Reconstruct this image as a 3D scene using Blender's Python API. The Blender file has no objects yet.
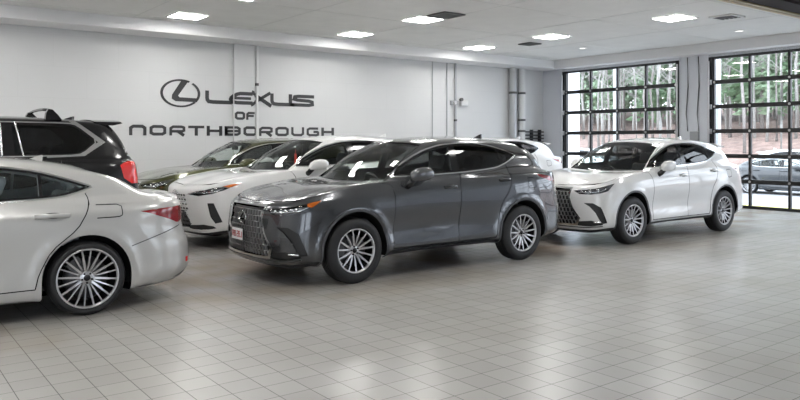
import bpy, bmesh, math, random
import numpy as np
from mathutils import Vector, Matrix
from mathutils.geometry import delaunay_2d_cdt

random.seed(7)
PI = math.pi
SC = bpy.context.scene
COL = SC.collection

# ------------------------------------------------------------------ camera, world, exposure
cam_d = bpy.data.cameras.new('camera')
cam = bpy.data.objects.new('camera', cam_d)
COL.objects.link(cam)
cam.location = (0, 0, 1.58)
cam.rotation_euler = (PI / 2, 0, math.atan2(.797, .604) - PI / 2)
cam_d.sensor_width = 36
cam_d.lens = 36 * 720 / 800
cam_d.shift_y = -57.5 / 800
cam_d.clip_end = 400
SC.camera = cam

w = bpy.data.worlds.new('overcast_sky')
SC.world = w
w.use_nodes = True
nt = w.node_tree
nt.nodes.clear()
wo = nt.nodes.new('ShaderNodeOutputWorld')
wb = nt.nodes.new('ShaderNodeBackground')
wr = nt.nodes.new('ShaderNodeValToRGB')
wt = nt.nodes.new('ShaderNodeTexCoord')
ws = nt.nodes.new('ShaderNodeSeparateXYZ')
nt.links.new(wt.outputs['Generated'], ws.inputs[0])
nt.links.new(ws.outputs['Z'], wr.inputs[0])
nt.links.new(wr.outputs[0], wb.inputs[0])
nt.links.new(wb.outputs[0], wo.inputs[0])
wr.color_ramp.elements[0].position = 0.0
wr.color_ramp.elements[0].color = (.86, .90, 1.0, 1)
wr.color_ramp.elements[1].position = .9
wr.color_ramp.elements[1].color = (.80, .88, 1.0, 1)
wb.inputs[1].default_value = 3.3

SC.view_settings.view_transform = 'Standard'
SC.view_settings.look = 'None'
SC.view_settings.gamma = 1
SC.view_settings.use_curve_mapping = False
SC.view_settings.exposure = 0.95
LAMP = 21.0

# ------------------------------------------------------------------ materials
MATS = {}
def sock(b, *names):
    for n in names:
        if n in b.inputs:
            return b.inputs[n]
def mat(name, col, rough=.5, metal=0, coat=0, spec=.5, noise=None, bump=None, emit=0, coat_rough=.03, sub=None):
    if name in MATS:
        return MATS[name]
    m = bpy.data.materials.new(name)
    m.use_nodes = True
    t = m.node_tree
    b = t.nodes['Principled BSDF']
    b.inputs['Base Color'].default_value = (*col, 1)
    b.inputs['Roughness'].default_value = rough
    b.inputs['Metallic'].default_value = metal
    s = sock(b, 'Specular IOR Level', 'Specular')
    if s: s.default_value = spec
    s = sock(b, 'Coat Weight', 'Clearcoat')
    if s: s.default_value = coat
    s = sock(b, 'Coat Roughness', 'Clearcoat Roughness')
    if s: s.default_value = coat_rough
    if emit:
        b.inputs['Emission Color'].default_value = (*col, 1)
        b.inputs['Emission Strength'].default_value = emit
    if noise:                      # (scale, amount, detail)
        tc = t.nodes.new('ShaderNodeTexCoord')
        n = t.nodes.new('ShaderNodeTexNoise')
        n.inputs['Scale'].default_value = noise[0]
        n.inputs['Detail'].default_value = noise[2] if len(noise) > 2 else 3
        t.links.new(tc.outputs['Object'], n.inputs['Vector'])
        r = t.nodes.new('ShaderNodeValToRGB')
        a = noise[1]
        r.color_ramp.elements[0].position = .3
        r.color_ramp.elements[1].position = .7
        r.color_ramp.elements[0].color = (*[c * (1 - a) for c in col], 1)
        r.color_ramp.elements[1].color = (*[min(1, c * (1 + a)) for c in col], 1)
        t.links.new(n.outputs['Fac'], r.inputs[0])
        t.links.new(r.outputs[0], b.inputs['Base Color'])
    if bump:                       # (scale, strength)
        tc = t.nodes.new('ShaderNodeTexCoord')
        n = t.nodes.new('ShaderNodeTexNoise')
        n.inputs['Scale'].default_value = bump[0]
        n.inputs['Detail'].default_value = 3
        t.links.new(tc.outputs['Object'], n.inputs['Vector'])
        bp = t.nodes.new('ShaderNodeBump')
        bp.inputs['Strength'].default_value = bump[1]
        bp.inputs['Distance'].default_value = .02
        t.links.new(n.outputs['Fac'], bp.inputs['Height'])
        t.links.new(bp.outputs[0], b.inputs['Normal'])
    MATS[name] = m
    return m

def glass(name, tint, spec=1.5, rough=0.0):
    if name in MATS:
        return MATS[name]
    m = bpy.data.materials.new(name)
    m.use_nodes = True
    t = m.node_tree
    t.nodes.clear()
    o = t.nodes.new('ShaderNodeOutputMaterial')
    mx = t.nodes.new('ShaderNodeMixShader')
    fr = t.nodes.new('ShaderNodeFresnel')
    fr.inputs['IOR'].default_value = spec
    # a single sheet: the same reflectance from both of its faces
    ge = t.nodes.new('ShaderNodeNewGeometry')
    mr = t.nodes.new('ShaderNodeMapRange')
    mr.inputs['To Min'].default_value = spec; mr.inputs['To Max'].default_value = 1 / spec
    t.links.new(ge.outputs['Backfacing'], mr.inputs['Value']); t.links.new(mr.outputs[0], fr.inputs['IOR'])
    tr = t.nodes.new('ShaderNodeBsdfTransparent')
    tr.inputs[0].default_value = (*tint, 1)
    gl = t.nodes.new('ShaderNodeBsdfGlossy')
    gl.inputs['Roughness'].default_value = rough
    t.links.new(fr.outputs[0], mx.inputs[0])
    t.links.new(tr.outputs[0], mx.inputs[1])
    t.links.new(gl.outputs[0], mx.inputs[2])
    t.links.new(mx.outputs[0], o.inputs[0])
    MATS[name] = m
    return m

def flake(name, col, metal, rough, coat=1.0):
    m = mat(name, col, rough, metal, coat, noise=(900, .06, 1))
    return m

P_GREY = flake('graphite_metallic_paint', (.075, .078, .084), .7, .25)
P_WHITE = flake('pearl_white_paint', (.70, .70, .695), 0, .35)
P_SILVER = flake('satin_white_metallic_paint', (.47, .465, .45), .2, .33)
P_GREEN = flake('olive_green_paint', (.055, .060, .012), .4, .25)
P_BLACK = mat('black_paint', (.004, .004, .005), .25, 0, .45, .35)
P_DARKSED = flake('slate_grey_paint', (.035, .038, .042), .5, .3)
P_OUT = flake('cloud_white_paint', (.7, .7, .7), 0, .3)
GAP = mat('panel_gap', (.006, .006, .006), .9, spec=.1)
RUBBER = mat('tyre_rubber', (.011, .011, .012), .55, bump=(60, .15))
PLASTIC = mat('black_trim_plastic', (.016, .016, .017), .42)
GLOSSBLACK = mat('gloss_black_trim', (.008, .008, .009), .12)
CHROME = mat('satin_chrome', (.72, .73, .74), .18, 1)
MACH = mat('machined_alloy', (.50, .50, .51), .28, .85)
DARKALLOY = mat('dark_alloy', (.022, .022, .024), .4, .5)
DISC = mat('brake_steel', (.12, .12, .125), .4, .8)
UNDER = mat('underbody', (.012, .012, .012), .9, spec=.1)
CABIN = mat('dark_cabin_trim', (.07, .07, .072), .8)
HANDLE = mat('dark_handle', (.012, .012, .013), .18, .2, 1)
ARCH = mat('arch_moulding', (.07, .072, .078), .35, .2)
SEATD = mat('dark_seat_leather', (.085, .085, .09), .55)
SEATL = mat('light_seat_leather', (.42, .45, .48), .55)
HOUSING = mat('lamp_housing', (.20, .21, .225), .16, .9)
LED = mat('lamp_reflector', (.85, .87, .90), .12, .9)
AMBER = mat('amber_lens', (.50, .12, .015), .15, coat=1)
REDL = mat('red_lamp_lens', (.24, .006, .010), .12, coat=1)
REDB = mat('bright_red_lens', (.80, .03, .03), .2, coat=1)
G_CLEAR = glass('lamp_cover_glass', (.92, .93, .94))
G_WIND = glass('windscreen_glass', (.84, .90, .87))
G_SIDE = glass('side_glass', (.88, .93, .91))
G_DARK = glass('privacy_glass', (.11, .115, .12))

# ------------------------------------------------------------------ object helpers
def link(name, me, parent=None, m=None):
    o = bpy.data.objects.new(name, me)
    COL.objects.link(o)
    if parent: o.parent = parent
    if m is not None:
        me.materials.clear()
        for q in (m if isinstance(m, (list, tuple)) else [m]):
            me.materials.append(q)
    return o
def empty(name, loc=(0, 0, 0), rz=0):
    o = bpy.data.objects.new(name, None)
    COL.objects.link(o)
    o.location = loc
    o.rotation_euler = (0, 0, rz)
    o.empty_display_size = .2
    return o
def tag(o, label=None, cat=None, group=None, kind=None):
    if label: o['label'] = label
    if cat: o['category'] = cat
    if group: o['group'] = group
    if kind: o['kind'] = kind
    return o
def obj(name, bm, m, parent=None, smooth=False):
    me = bpy.data.meshes.new(name)
    bmesh.ops.recalc_face_normals(bm, faces=bm.faces)
    bm.to_mesh(me)
    bm.free()
    if smooth:
        for p in me.polygons: p.use_smooth = True
        try: me.set_sharp_from_angle(angle=math.radians(35))
        except Exception: pass
    return link(name, me, parent, m)
def box(bm, a, b, bevel=0, mi=0, M=None):
    x0, y0, z0 = a; x1, y1, z1 = b
    g = bmesh.new()
    vs = [g.verts.new(p) for p in ((x0,y0,z0),(x1,y0,z0),(x1,y1,z0),(x0,y1,z0),(x0,y0,z1),(x1,y0,z1),(x1,y1,z1),(x0,y1,z1))]
    for f in ((0,3,2,1),(4,5,6,7),(0,1,5,4),(1,2,6,5),(2,3,7,6),(3,0,4,7)):
        g.faces.new([vs[i] for i in f])
    if bevel: bmesh.ops.bevel(g, geom=g.edges[:] , offset=bevel, segments=3, affect='EDGES', profile=.5)
    merge(bm, g, mi, M)
def merge(bm, g, mi=0, M=None):
    d = {}
    for v in g.verts: d[v] = bm.verts.new(M @ v.co if M else v.co)
    for f in g.faces:
        try:
            nf = bm.faces.new([d[v] for v in f.verts]); nf.material_index = mi; nf.smooth = f.smooth
        except ValueError: pass
    g.free()
def lathe(bm, prof, n=48, axis='y', mi=0, M=None, a0=0, a1=2 * PI):
    """prof: list of (axial, radius)."""
    g = bmesh.new()
    full = abs(a1 - a0 - 2 * PI) < 1e-6
    cnt = n if full else n + 1
    rings = []
    for k in range(cnt):
        a = a0 + (a1 - a0) * k / n
        ca, sa = math.cos(a), math.sin(a)
        if axis == 'y': rings.append([g.verts.new((r * ca, h, r * sa)) for h, r in prof])
        elif axis == 'x': rings.append([g.verts.new((h, r * ca, r * sa)) for h, r in prof])
        else: rings.append([g.verts.new((r * ca, r * sa, h)) for h, r in prof])
    for k in range(n):
        A = rings[k]; B = rings[(k + 1) % cnt]
        for i in range(len(prof) - 1):
            f = g.faces.new((A[i], A[i + 1], B[i + 1], B[i])); f.smooth = True
    bmesh.ops.remove_doubles(g, verts=g.verts, dist=1e-5)
    merge(bm, g, mi, M)
def tube(bm, pts, r, n=10, mi=0, caps=True):
    pts = [Vector(p) for p in pts]
    g = bmesh.new(); rings = []
    up = Vector((0, 0, 1))
    for i, p in enumerate(pts):
        d = (pts[min(i + 1, len(pts) - 1)] - pts[max(i - 1, 0)]).normalized()
        s = d.cross(up)
        if s.length < 1e-3: s = d.cross(Vector((1, 0, 0)))
        s.normalize(); t = d.cross(s)
        rr = r[i] if isinstance(r, (list, tuple)) else r
        rings.append([g.verts.new(p + (s * math.cos(2*PI*k/n) + t * math.sin(2*PI*k/n)) * rr) for k in range(n)])
    for i in range(len(pts) - 1):
        for k in range(n):
            f = g.faces.new((rings[i][k], rings[i][(k+1)%n], rings[i+1][(k+1)%n], rings[i+1][k])); f.smooth = True
    if caps:
        g.faces.new(rings[0]); g.faces.new(rings[-1])
    merge(bm, g, mi)
def struct(name, bm, m, parent=None):
    o = obj(name, bm, m, parent)
    if not parent: o['kind'] = 'structure'
    return o
def copy_tree(o, parent=None, swap=None):
    c = o.copy(); COL.objects.link(c); c.parent = parent
    if swap and o.data and any(s in swap for s in o.data.materials[:] if s):
        c.data = o.data.copy()
        for i, s in enumerate(o.data.materials):
            if s in swap: c.data.materials[i] = swap[s]
    for ch in o.children: copy_tree(ch, c, swap)
    return c

# ------------------------------------------------------------------ setting: floor, walls, ceiling
WX, WY, CZ, BZ = 16.97, 15.07, 4.01, 3.78      # far wall x, left wall y, ceiling, beam underside
def floor_mat():
    m = bpy.data.materials.new('quarry_tile_floor'); m.use_nodes = True
    t = m.node_tree; b = t.nodes['Principled BSDF']; L = t.links.new
    tc = t.nodes.new('ShaderNodeTexCoord'); mp = t.nodes.new('ShaderNodeMapping')
    mp.inputs['Location'].default_value = (.065, -.108, 0)
    L(tc.outputs['Object'], mp.inputs[0])
    br = t.nodes.new('ShaderNodeTexBrick')
    br.offset = 0.0; br.squash = 1
    br.inputs['Scale'].default_value = 1
    br.inputs['Brick Width'].default_value = .2176
    br.inputs['Row Height'].default_value = .2176
    br.inputs['Mortar Size'].default_value = .0027
    br.inputs['Mortar Smooth'].default_value = .15
    br.inputs['Bias'].default_value = 0
    br.inputs['Color1'].default_value = (.405, .393, .378, 1)
    br.inputs['Color2'].default_value = (.44, .428, .412, 1)
    br.inputs['Mortar'].default_value = (.16, .155, .15, 1)
    L(mp.outputs[0], br.inputs['Vector'])
    # broad wear and brown noise patches in a band around the front row
    n = t.nodes.new('ShaderNodeTexNoise'); n.inputs['Scale'].default_value = .55; n.inputs['Detail'].default_value = 1.5
    L(tc.outputs['Object'], n.inputs['Vector'])
    r = t.nodes.new('ShaderNodeValToRGB')
    r.color_ramp.elements[0].position = .35; r.color_ramp.elements[0].color = (.93, .92, .90, 1)
    r.color_ramp.elements[1].position = .68; r.color_ramp.elements[1].color = (1.04, 1.04, 1.05, 1)
    L(n.outputs['Fac'], r.inputs[0])
    mu = t.nodes.new('ShaderNodeMix'); mu.data_type = 'RGBA'; mu.blend_type = 'MULTIPLY'; mu.inputs['Factor'].default_value = 1
    L(br.outputs['Color'], mu.inputs['A']); L(r.outputs[0], mu.inputs['B'])
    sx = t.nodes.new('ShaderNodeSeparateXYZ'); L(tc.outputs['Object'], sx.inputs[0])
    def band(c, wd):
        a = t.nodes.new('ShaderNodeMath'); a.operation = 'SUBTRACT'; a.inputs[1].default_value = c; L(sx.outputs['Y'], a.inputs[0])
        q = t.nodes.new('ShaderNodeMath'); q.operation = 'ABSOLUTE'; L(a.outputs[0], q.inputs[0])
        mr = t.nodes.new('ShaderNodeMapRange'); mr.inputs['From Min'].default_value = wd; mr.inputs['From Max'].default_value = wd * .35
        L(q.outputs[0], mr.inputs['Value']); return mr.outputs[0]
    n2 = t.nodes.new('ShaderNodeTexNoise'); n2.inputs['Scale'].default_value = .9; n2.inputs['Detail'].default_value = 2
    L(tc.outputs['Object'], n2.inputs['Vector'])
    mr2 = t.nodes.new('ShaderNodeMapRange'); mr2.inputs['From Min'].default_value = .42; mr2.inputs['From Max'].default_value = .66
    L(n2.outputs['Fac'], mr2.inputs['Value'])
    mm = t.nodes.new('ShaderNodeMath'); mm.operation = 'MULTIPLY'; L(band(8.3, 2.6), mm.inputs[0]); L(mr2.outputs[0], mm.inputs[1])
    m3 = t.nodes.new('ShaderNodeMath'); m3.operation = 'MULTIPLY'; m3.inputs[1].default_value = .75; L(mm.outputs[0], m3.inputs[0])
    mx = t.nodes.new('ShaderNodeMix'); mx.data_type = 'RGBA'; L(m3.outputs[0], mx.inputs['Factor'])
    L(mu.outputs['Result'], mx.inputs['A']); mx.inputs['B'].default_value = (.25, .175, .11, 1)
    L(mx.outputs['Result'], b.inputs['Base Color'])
    rr = t.nodes.new('ShaderNodeMapRange'); rr.inputs['From Min'].default_value = .3; rr.inputs['From Max'].default_value = .7
    rr.inputs['To Min'].default_value = .27; rr.inputs['To Max'].default_value = .27
    L(n.outputs['Fac'], rr.inputs['Value']); L(rr.outputs[0], b.inputs['Roughness'])
    bp = t.nodes.new('ShaderNodeBump'); bp.inputs['Strength'].default_value = .25; bp.inputs['Distance'].default_value = .002
    inv = t.nodes.new('ShaderNodeMath'); inv.operation = 'SUBTRACT'; inv.inputs[0].default_value = 1
    L(br.outputs['Fac'], inv.inputs[1]); L(inv.outputs[0], bp.inputs['Height']); L(bp.outputs[0], b.inputs['Normal'])
    return m
def block_wall(name, col, amt=.04):
    m = bpy.data.materials.new(name); m.use_nodes = True
    t = m.node_tree; b = t.nodes['Principled BSDF']; L = t.links.new
    tc = t.nodes.new('ShaderNodeTexCoord'); mp = t.nodes.new('ShaderNodeMapping')
    mp.inputs['Rotation'].default_value = (PI / 2, 0, 0)
    L(tc.outputs['Object'], mp.inputs[0])
    br = t.nodes.new('ShaderNodeTexBrick'); br.offset = .5
    br.inputs['Scale'].default_value = 1; br.inputs['Brick Width'].default_value = 1.22; br.inputs['Row Height'].default_value = .61
    br.inputs['Mortar Size'].default_value = .004; br.inputs['Mortar Smooth'].default_value = .3
    br.inputs['Color1'].default_value = (*[c * (1 - amt * .3) for c in col], 1); br.inputs['Color2'].default_value = (*col, 1)
    br.inputs['Mortar'].default_value = (*[c * .93 for c in col], 1)
    L(mp.outputs[0], br.inputs['Vector']); L(br.outputs['Color'], b.inputs['Base Color'])
    b.inputs['Roughness'].default_value = .6
    return m
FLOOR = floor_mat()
WALL = block_wall('painted_wall', (.64, .645, .65))
WALLF = mat('grey_painted_wall', (.60, .62, .66), .6, noise=(1.5, .03))
CEIL = mat('ceiling_board', (.74, .74, .73), .8, noise=(2.2, .03))
BEAM = mat('beam_paint', (.76, .76, .77), .6)
BLK = mat('black_door_frame', (.012, .012, .013), .4)
XB, YB = -9.0, -7.0
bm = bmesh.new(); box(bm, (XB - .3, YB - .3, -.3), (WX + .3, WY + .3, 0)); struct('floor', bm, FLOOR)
bm = bmesh.new(); box(bm, (XB - .3, YB - .3, CZ), (WX + .3, WY + .3, CZ + .3)); struct('ceiling', bm, CEIL)
bm = bmesh.new(); box(bm, (XB - .3, WY, 0), (WX + .3, WY + .3, CZ)); struct('wall_left', bm, WALL)
bm = bmesh.new(); box(bm, (XB - .3, YB, 0), (XB, WY, CZ)); struct('wall_back', bm, WALL)
DOORS_F = [(10.46, 14.32), (5.80, 9.66), (1.14, 5.0), (-3.52, .34)]      # far wall openings in y
DH = 3.70
bm = bmesh.new()
ys = [YB] + [q for d in sorted(DOORS_F) for q in d] + [WY]
for a, b_ in zip(ys[0::2], ys[1::2]): box(bm, (WX, a, 0), (WX + .3, b_, CZ))
for a, b_ in DOORS_F: box(bm, (WX, a, DH), (WX + .3, b_, CZ))
struct('wall_far', bm, WALLF)
ADDED_DOORS_R = [(-7.5, -3.64), (-2.6, 1.26), (12.1, 15.96)]  # unseen doors, added for daylight and for reflections in the car sides
bm = bmesh.new()
xs = [XB] + [q for d in ADDED_DOORS_R for q in d] + [WX]
for a, b_ in zip(xs[0::2], xs[1::2]): box(bm, (a, YB - .3, 0), (b_, YB, CZ))
for a, b_ in ADDED_DOORS_R: box(bm, (a, YB - .3, DH), (b_, YB, CZ))
struct('wall_right', bm, WALL)
bm = bmesh.new(); box(bm, (XB, 14.29, BZ), (WX, WY, CZ)); struct('trim_1', bm, BEAM)
bm = bmesh.new(); box(bm, (16.59, YB, BZ - .01), (WX, 14.29, CZ)); struct('trim_2', bm, BEAM)
bm = bmesh.new(); box(bm, (6.74, WY - .07, 0), (7.23, WY, BZ)); o = struct('trim_3', bm, WALL)

# faint joints of the ceiling boards
bm = bmesh.new()
for k in range(9):
    y = -5.6 + k * 2.44
    if y < 14.2: box(bm, (XB, y, CZ - .004), (16.59, y + .012, CZ))
for k in range(11):
    x = -7.9 + k * 2.44
    if x < 16.5: box(bm, (x, YB, CZ - .004), (x + .012, 14.29, CZ))
struct('trim_4', bm, mat('ceiling_joint', (.66, .66, .65), .8))

# garage doors: frame, rails, stiles and panes
PANE = glass('door_pane', (.93, .95, .95), 1.45)
ZINC = mat('zinc_fittings', (.55, .55, .56), .35, .8)
def garage_door(n, loc, rz, width=3.86):
    """local: opening from y=0..width, plane x=0, inside = -x"""
    r = empty('door_%d' % n, loc, rz); r['kind'] = 'structure'
    bm = bmesh.new()
    box(bm, (-.06, -.06, 0), (.10, .10, DH + .10)); box(bm, (-.06, width - .10, 0), (.10, width + .06, DH + .10))
    box(bm, (-.06, -.06, DH - .03), (.10, width + .06, DH + .08))
    obj('door_frame', bm, BLK, r)
    iw = width - .20; cw = iw / 4
    bm = bmesh.new()
    for k in range(7):
        z = .035 + k * .608
        hgt = .05 if 0 < k < 6 else .035
        box(bm, (-.02, .10, max(0.003, z - hgt)), (.05, width - .10, min(DH - .03, z + hgt)))
    obj('door_rail', bm, BLK, r)
    bm = bmesh.new()
    for k in range(5):
        y = .10 + k * cw
        hw_ = .028
        box(bm, (-.024, max(.10, y - hw_), .05), (.054, min(width - .10, y + hw_), DH - .03))
    obj('door_stile', bm, BLK, r)
    bm = bmesh.new()
    for k in range(1, 6):
        for j in range(5):
            y = .10 + j * cw; z = .035 + k * .608
            lathe(bm, [(-.034, .0), (-.034, .028), (-.024, .030)], 10, 'x', 0, Matrix.Translation((0, min(max(y, .13), width - .13), z)))
    for k in range(1, 6):
        for y in (.06, width - .06):
            z = .035 + k * .608
            box(bm, (-.09, y - .03, z - .06), (-.055, y + .03, z + .06), .01)
    obj('hinge_plates', bm, ZINC, r, True)
    bm = bmesh.new()
    for y in (.03, width - .03): box(bm, (-.13, y - .02, .1), (-.10, y + .02, DH - .1))
    obj('roller_track', bm, ZINC, r)
    bm = bmesh.new()
    box(bm, (.008, .10, .05), (.016, width - .10, DH - .05))
    obj('door_panes', bm, PANE, r)
    return r
n = 1
for a, b_ in DOORS_F:
    garage_door(n, (WX + .06, a, 0), 0); n += 1
for a, b_ in ADDED_DOORS_R:
    garage_door(n, (b_, YB - .06, 0), PI / 2 + 0) ; n += 1
# the added right-hand doors are turned so their inside faces the room
for o in [q for q in COL.objects if q.name.startswith('door_') and q.parent is None]:
    if abs(o.rotation_euler.z - PI / 2) < .01:
        o.rotation_euler.z = -PI / 2; o.location.x -= 3.86

# ------------------------------------------------------------------ car surface engine
def hermite(P, T, X, mono=False):
    """P (n,d) values at params T, sampled at X."""
    P = np.asarray(P, float); T = np.asarray(T, float)
    h = np.diff(T); d = (P[1:] - P[:-1]) / h[:, None]
    m = np.zeros_like(P)
    if mono:
        s = d[:-1] * d[1:]
        w1 = (2 * h[1:] + h[:-1])[:, None]; w2 = (h[1:] + 2 * h[:-1])[:, None]
        with np.errstate(divide='ignore', invalid='ignore'):
            mm = (w1 + w2) / (w1 / d[:-1] + w2 / d[1:])
        m[1:-1] = np.where(s > 0, mm, 0)
    else:
        m[1:-1] = (d[:-1] * h[1:, None] + d[1:] * h[:-1, None]) / (h[1:] + h[:-1])[:, None]
    m[0] = d[0]; m[-1] = d[-1]
    k = np.clip(np.searchsorted(T, X, side='right') - 1, 0, len(T) - 2)
    t = ((X - T[k]) / h[k])[:, None]; hh = h[k][:, None]
    return (P[k] * (2*t**3 - 3*t**2 + 1) + m[k] * hh * (t**3 - 2*t**2 + t) + P[k+1] * (-2*t**3 + 3*t**2) + m[k+1] * hh * (t**3 - t**2))
SU, SV = 10, 6
class Surf:
    def __init__(s, cage, disp=None, smooth=3):
        C, R, _ = cage.shape
        s.C, s.R = C, R
        rows = []
        for r in range(R):
            q = cage[:, r]; fl = np.array([1, -1, 1.])
            q = np.vstack([q[1] * fl, q, q[-2] * fl])
            L = np.maximum(np.linalg.norm(np.diff(q, axis=0), axis=1), 1e-3) ** .75
            T = np.concatenate([[0], np.cumsum(L)])
            X = np.concatenate([T[i] + (T[i+1] - T[i]) * np.arange(SU) / SU for i in range(1, C)] + [[T[C]]])
            rows.append(hermite(q, T, X))
        A = np.stack(rows, 1)                      # (nU, R, 3)
        cols = []
        for i in range(A.shape[0]):
            q = A[i]; q = np.vstack([q, q[-2] * np.array([1, -1, 1.])])
            L = np.maximum(np.linalg.norm(np.diff(q, axis=0), axis=1), 1e-3)
            T = np.concatenate([[0], np.cumsum(L)])
            X = np.concatenate([T[j] + (T[j+1] - T[j]) * np.arange(SV) / SV for j in range(R - 1)] + [[T[R-1]]])
            cols.append(hermite(q, T, X, True))
        F = np.stack(cols, 0)
        F[0, :, 1] = 0; F[-1, :, 1] = 0; F[:, -1, 1] = 0
        for _ in range(smooth):
            G = F.copy()
            G[:, 1:-1] = F[:, 1:-1] * .5 + (F[:, :-2] + F[:, 2:]) * .25
            F = G; G = F.copy()
            G[1:-1] = F[1:-1] * .5 + (F[:-2] + F[2:]) * .25
            e = F[1] * np.array([1, -1, 1]); G[0] = F[0] * .5 + (F[1] + e) * .25
            e = F[-2] * np.array([1, -1, 1]); G[-1] = F[-1] * .5 + (F[-2] + e) * .25
            F = G
        s.F = F
        if disp:
            s.normals()
            s.F = s.F + s.N * disp(s.F)[..., None]
            s.F[0, :, 1] = 0; s.F[-1, :, 1] = 0; s.F[:, -1, 1] = 0
        s.normals()
        s.nU, s.nV = s.F.shape[:2]
    def normals(s):
        F = s.F
        fl = np.array([1, -1, 1.])
        pad = np.concatenate([(F[1] * fl)[None], F, (F[-2] * fl)[None]], 0)
        du = pad[2:] - pad[:-2]
        pv = np.concatenate([F[:, :1] * 2 - F[:, 1:2], F, F[:, -2:-1] * fl], 1)
        dv = pv[:, 2:] - pv[:, :-2]
        N = np.cross(du, dv)
        l = np.linalg.norm(N, axis=2, keepdims=True)
        bad = l[..., 0] < 1e-9
        N = N / np.maximum(l, 1e-9)
        N[bad] = (0, 0, 1)
        # outward: side normals must point +y
        mid = N[s.F.shape[0] // 2, s.F.shape[1] // 4]
        if mid[1] < 0: N = -N
        s.N = N
    def ev(s, u, v):
        a = np.clip(np.asarray(u) * SU, 0, s.nU - 1.0001); b = np.clip(np.asarray(v) * SV, 0, s.nV - 1.0001)
        i = a.astype(int); j = b.astype(int); fa = (a - i)[:, None]; fb = (b - j)[:, None]
        def L(Q): return (Q[i, j] * (1-fa) * (1-fb) + Q[i+1, j] * fa * (1-fb) + Q[i, j+1] * (1-fa) * fb + Q[i+1, j+1] * fa * fb)
        n = L(s.N); n /= np.maximum(np.linalg.norm(n, axis=1, keepdims=True), 1e-9)
        return L(s.F), n
    def inv(s, pts, proj, ur=(0, 99), vr=(0, 99)):
        """projected points -> (u,v)"""
        ur = (max(0, ur[0]), min(s.C - 1, ur[1])); vr = (max(0, vr[0]), min(s.R - 1, vr[1]))
        ax = {'side': [0, 2], 'front': [1, 2], 'top': [0, 1], '3d': [0, 1, 2]}[proj]
        uu = np.linspace(ur[0], ur[1], int((ur[1]-ur[0]) * 24) + 2); vv = np.linspace(vr[0], vr[1], int((vr[1]-vr[0]) * 20) + 2)
        U, V = np.meshgrid(uu, vv, indexing='ij'); U = U.ravel(); V = V.ravel()
        Pn, _ = s.ev(U, V); Q = Pn[:, ax]
        out = []
        for p in pts:
            p = np.array(p, float)
            k = int(np.argmin(((Q - p) ** 2).sum(1)))
            u, v = U[k], V[k]
            for _ in range(2):
                e = .03
                B, _n = s.ev([u, min(u + e, s.C - 1), u], [v, v, min(v + e, s.R - 1)])
                J = np.stack([(B[1] - B[0])[ax] / e, (B[2] - B[0])[ax] / e], 1)
                r = p - B[0][ax]
                try: d = np.linalg.lstsq(J, r, rcond=1e-2)[0]
                except Exception: break
                d = np.clip(d, -.06, .06)
                u = float(np.clip(u + d[0], *ur)); v = float(np.clip(v + d[1], *vr))
            if proj in ('front', '3d') and abs(p[0 if proj == 'front' else 1]) < .004:
                u = 0.0 if u < s.C / 2 else float(s.C - 1)
            out.append((u, v))
        return out
def dens(pts, step=.03, closed=True):
    out = []
    n = len(pts)
    for i in range(n if closed else n - 1):
        a = np.array(pts[i], float); b = np.array(pts[(i + 1) % n], float)
        k = max(1, int(np.linalg.norm(b - a) / step))
        for j in range(k): out.append(tuple(a + (b - a) * j / k))
    if not closed: out.append(tuple(pts[-1]))
    return out
def round_poly(pts, it=2, closed=True):
    """Chaikin-like corner rounding that keeps most of each edge."""
    for _ in range(it):
        o = []; n = len(pts)
        for i in range(n if closed else n - 1):
            a = np.array(pts[i], float); b = np.array(pts[(i + 1) % n], float)
            o += [tuple(a * .82 + b * .18), tuple(a * .18 + b * .82)]
        if not closed: o = [pts[0]] + o[1:-1] + [pts[-1]]
        pts = o
    return pts
def offset_poly(pts, d):
    """shrink (d>0) a closed 2-D polygon"""
    P = np.array(pts, float); n = len(P)
    area = .5 * sum(P[i][0] * P[(i+1) % n][1] - P[(i+1) % n][0] * P[i][1] for i in range(n))
    sg = 1 if area > 0 else -1
    out = []
    for i in range(n):
        a = P[i] - P[i-1]; b = P[(i+1) % n] - P[i]
        na = np.array([-a[1], a[0]]) / max(np.linalg.norm(a), 1e-9); nb = np.array([-b[1], b[0]]) / max(np.linalg.norm(b), 1e-9)
        m = na + nb; m /= max(np.linalg.norm(m), .3)
        k = 1 / max(.45, float(np.dot(m, na)))
        out.append(tuple(P[i] + sg * m * d * min(k, 2.0)))
    return out
def band(pts, w_, closed=False):
    P = [np.array(p, float) for p in pts]; n = len(P); Lp, Rp = [], []
    for i in range(n):
        a = P[i] - P[i-1] if (i > 0 or closed) else P[1] - P[0]
        b = P[(i+1) % n] - P[i] if (i < n - 1 or closed) else P[-1] - P[-2]
        t = a / max(np.linalg.norm(a), 1e-9) + b / max(np.linalg.norm(b), 1e-9); t /= max(np.linalg.norm(t), 1e-9)
        q = np.array([-t[1], t[0]]) * w_ / 2
        Lp.append(tuple(P[i] + q)); Rp.append(tuple(P[i] - q))
    return Lp + Rp[::-1]
def pip(px, py, poly):
    poly = np.array(poly); inside = np.zeros(len(px), bool)
    x0, y0 = poly[-1]
    for x1, y1 in poly:
        if y0 != y1:
            c = ((y1 > py) != (y0 > py)) & (px < (x0 - x1) * (py - y1) / (y0 - y1) + x1)
            inside ^= c
        x0, y0 = x1, y1
    return inside
KU, KV = .25, .12
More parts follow.
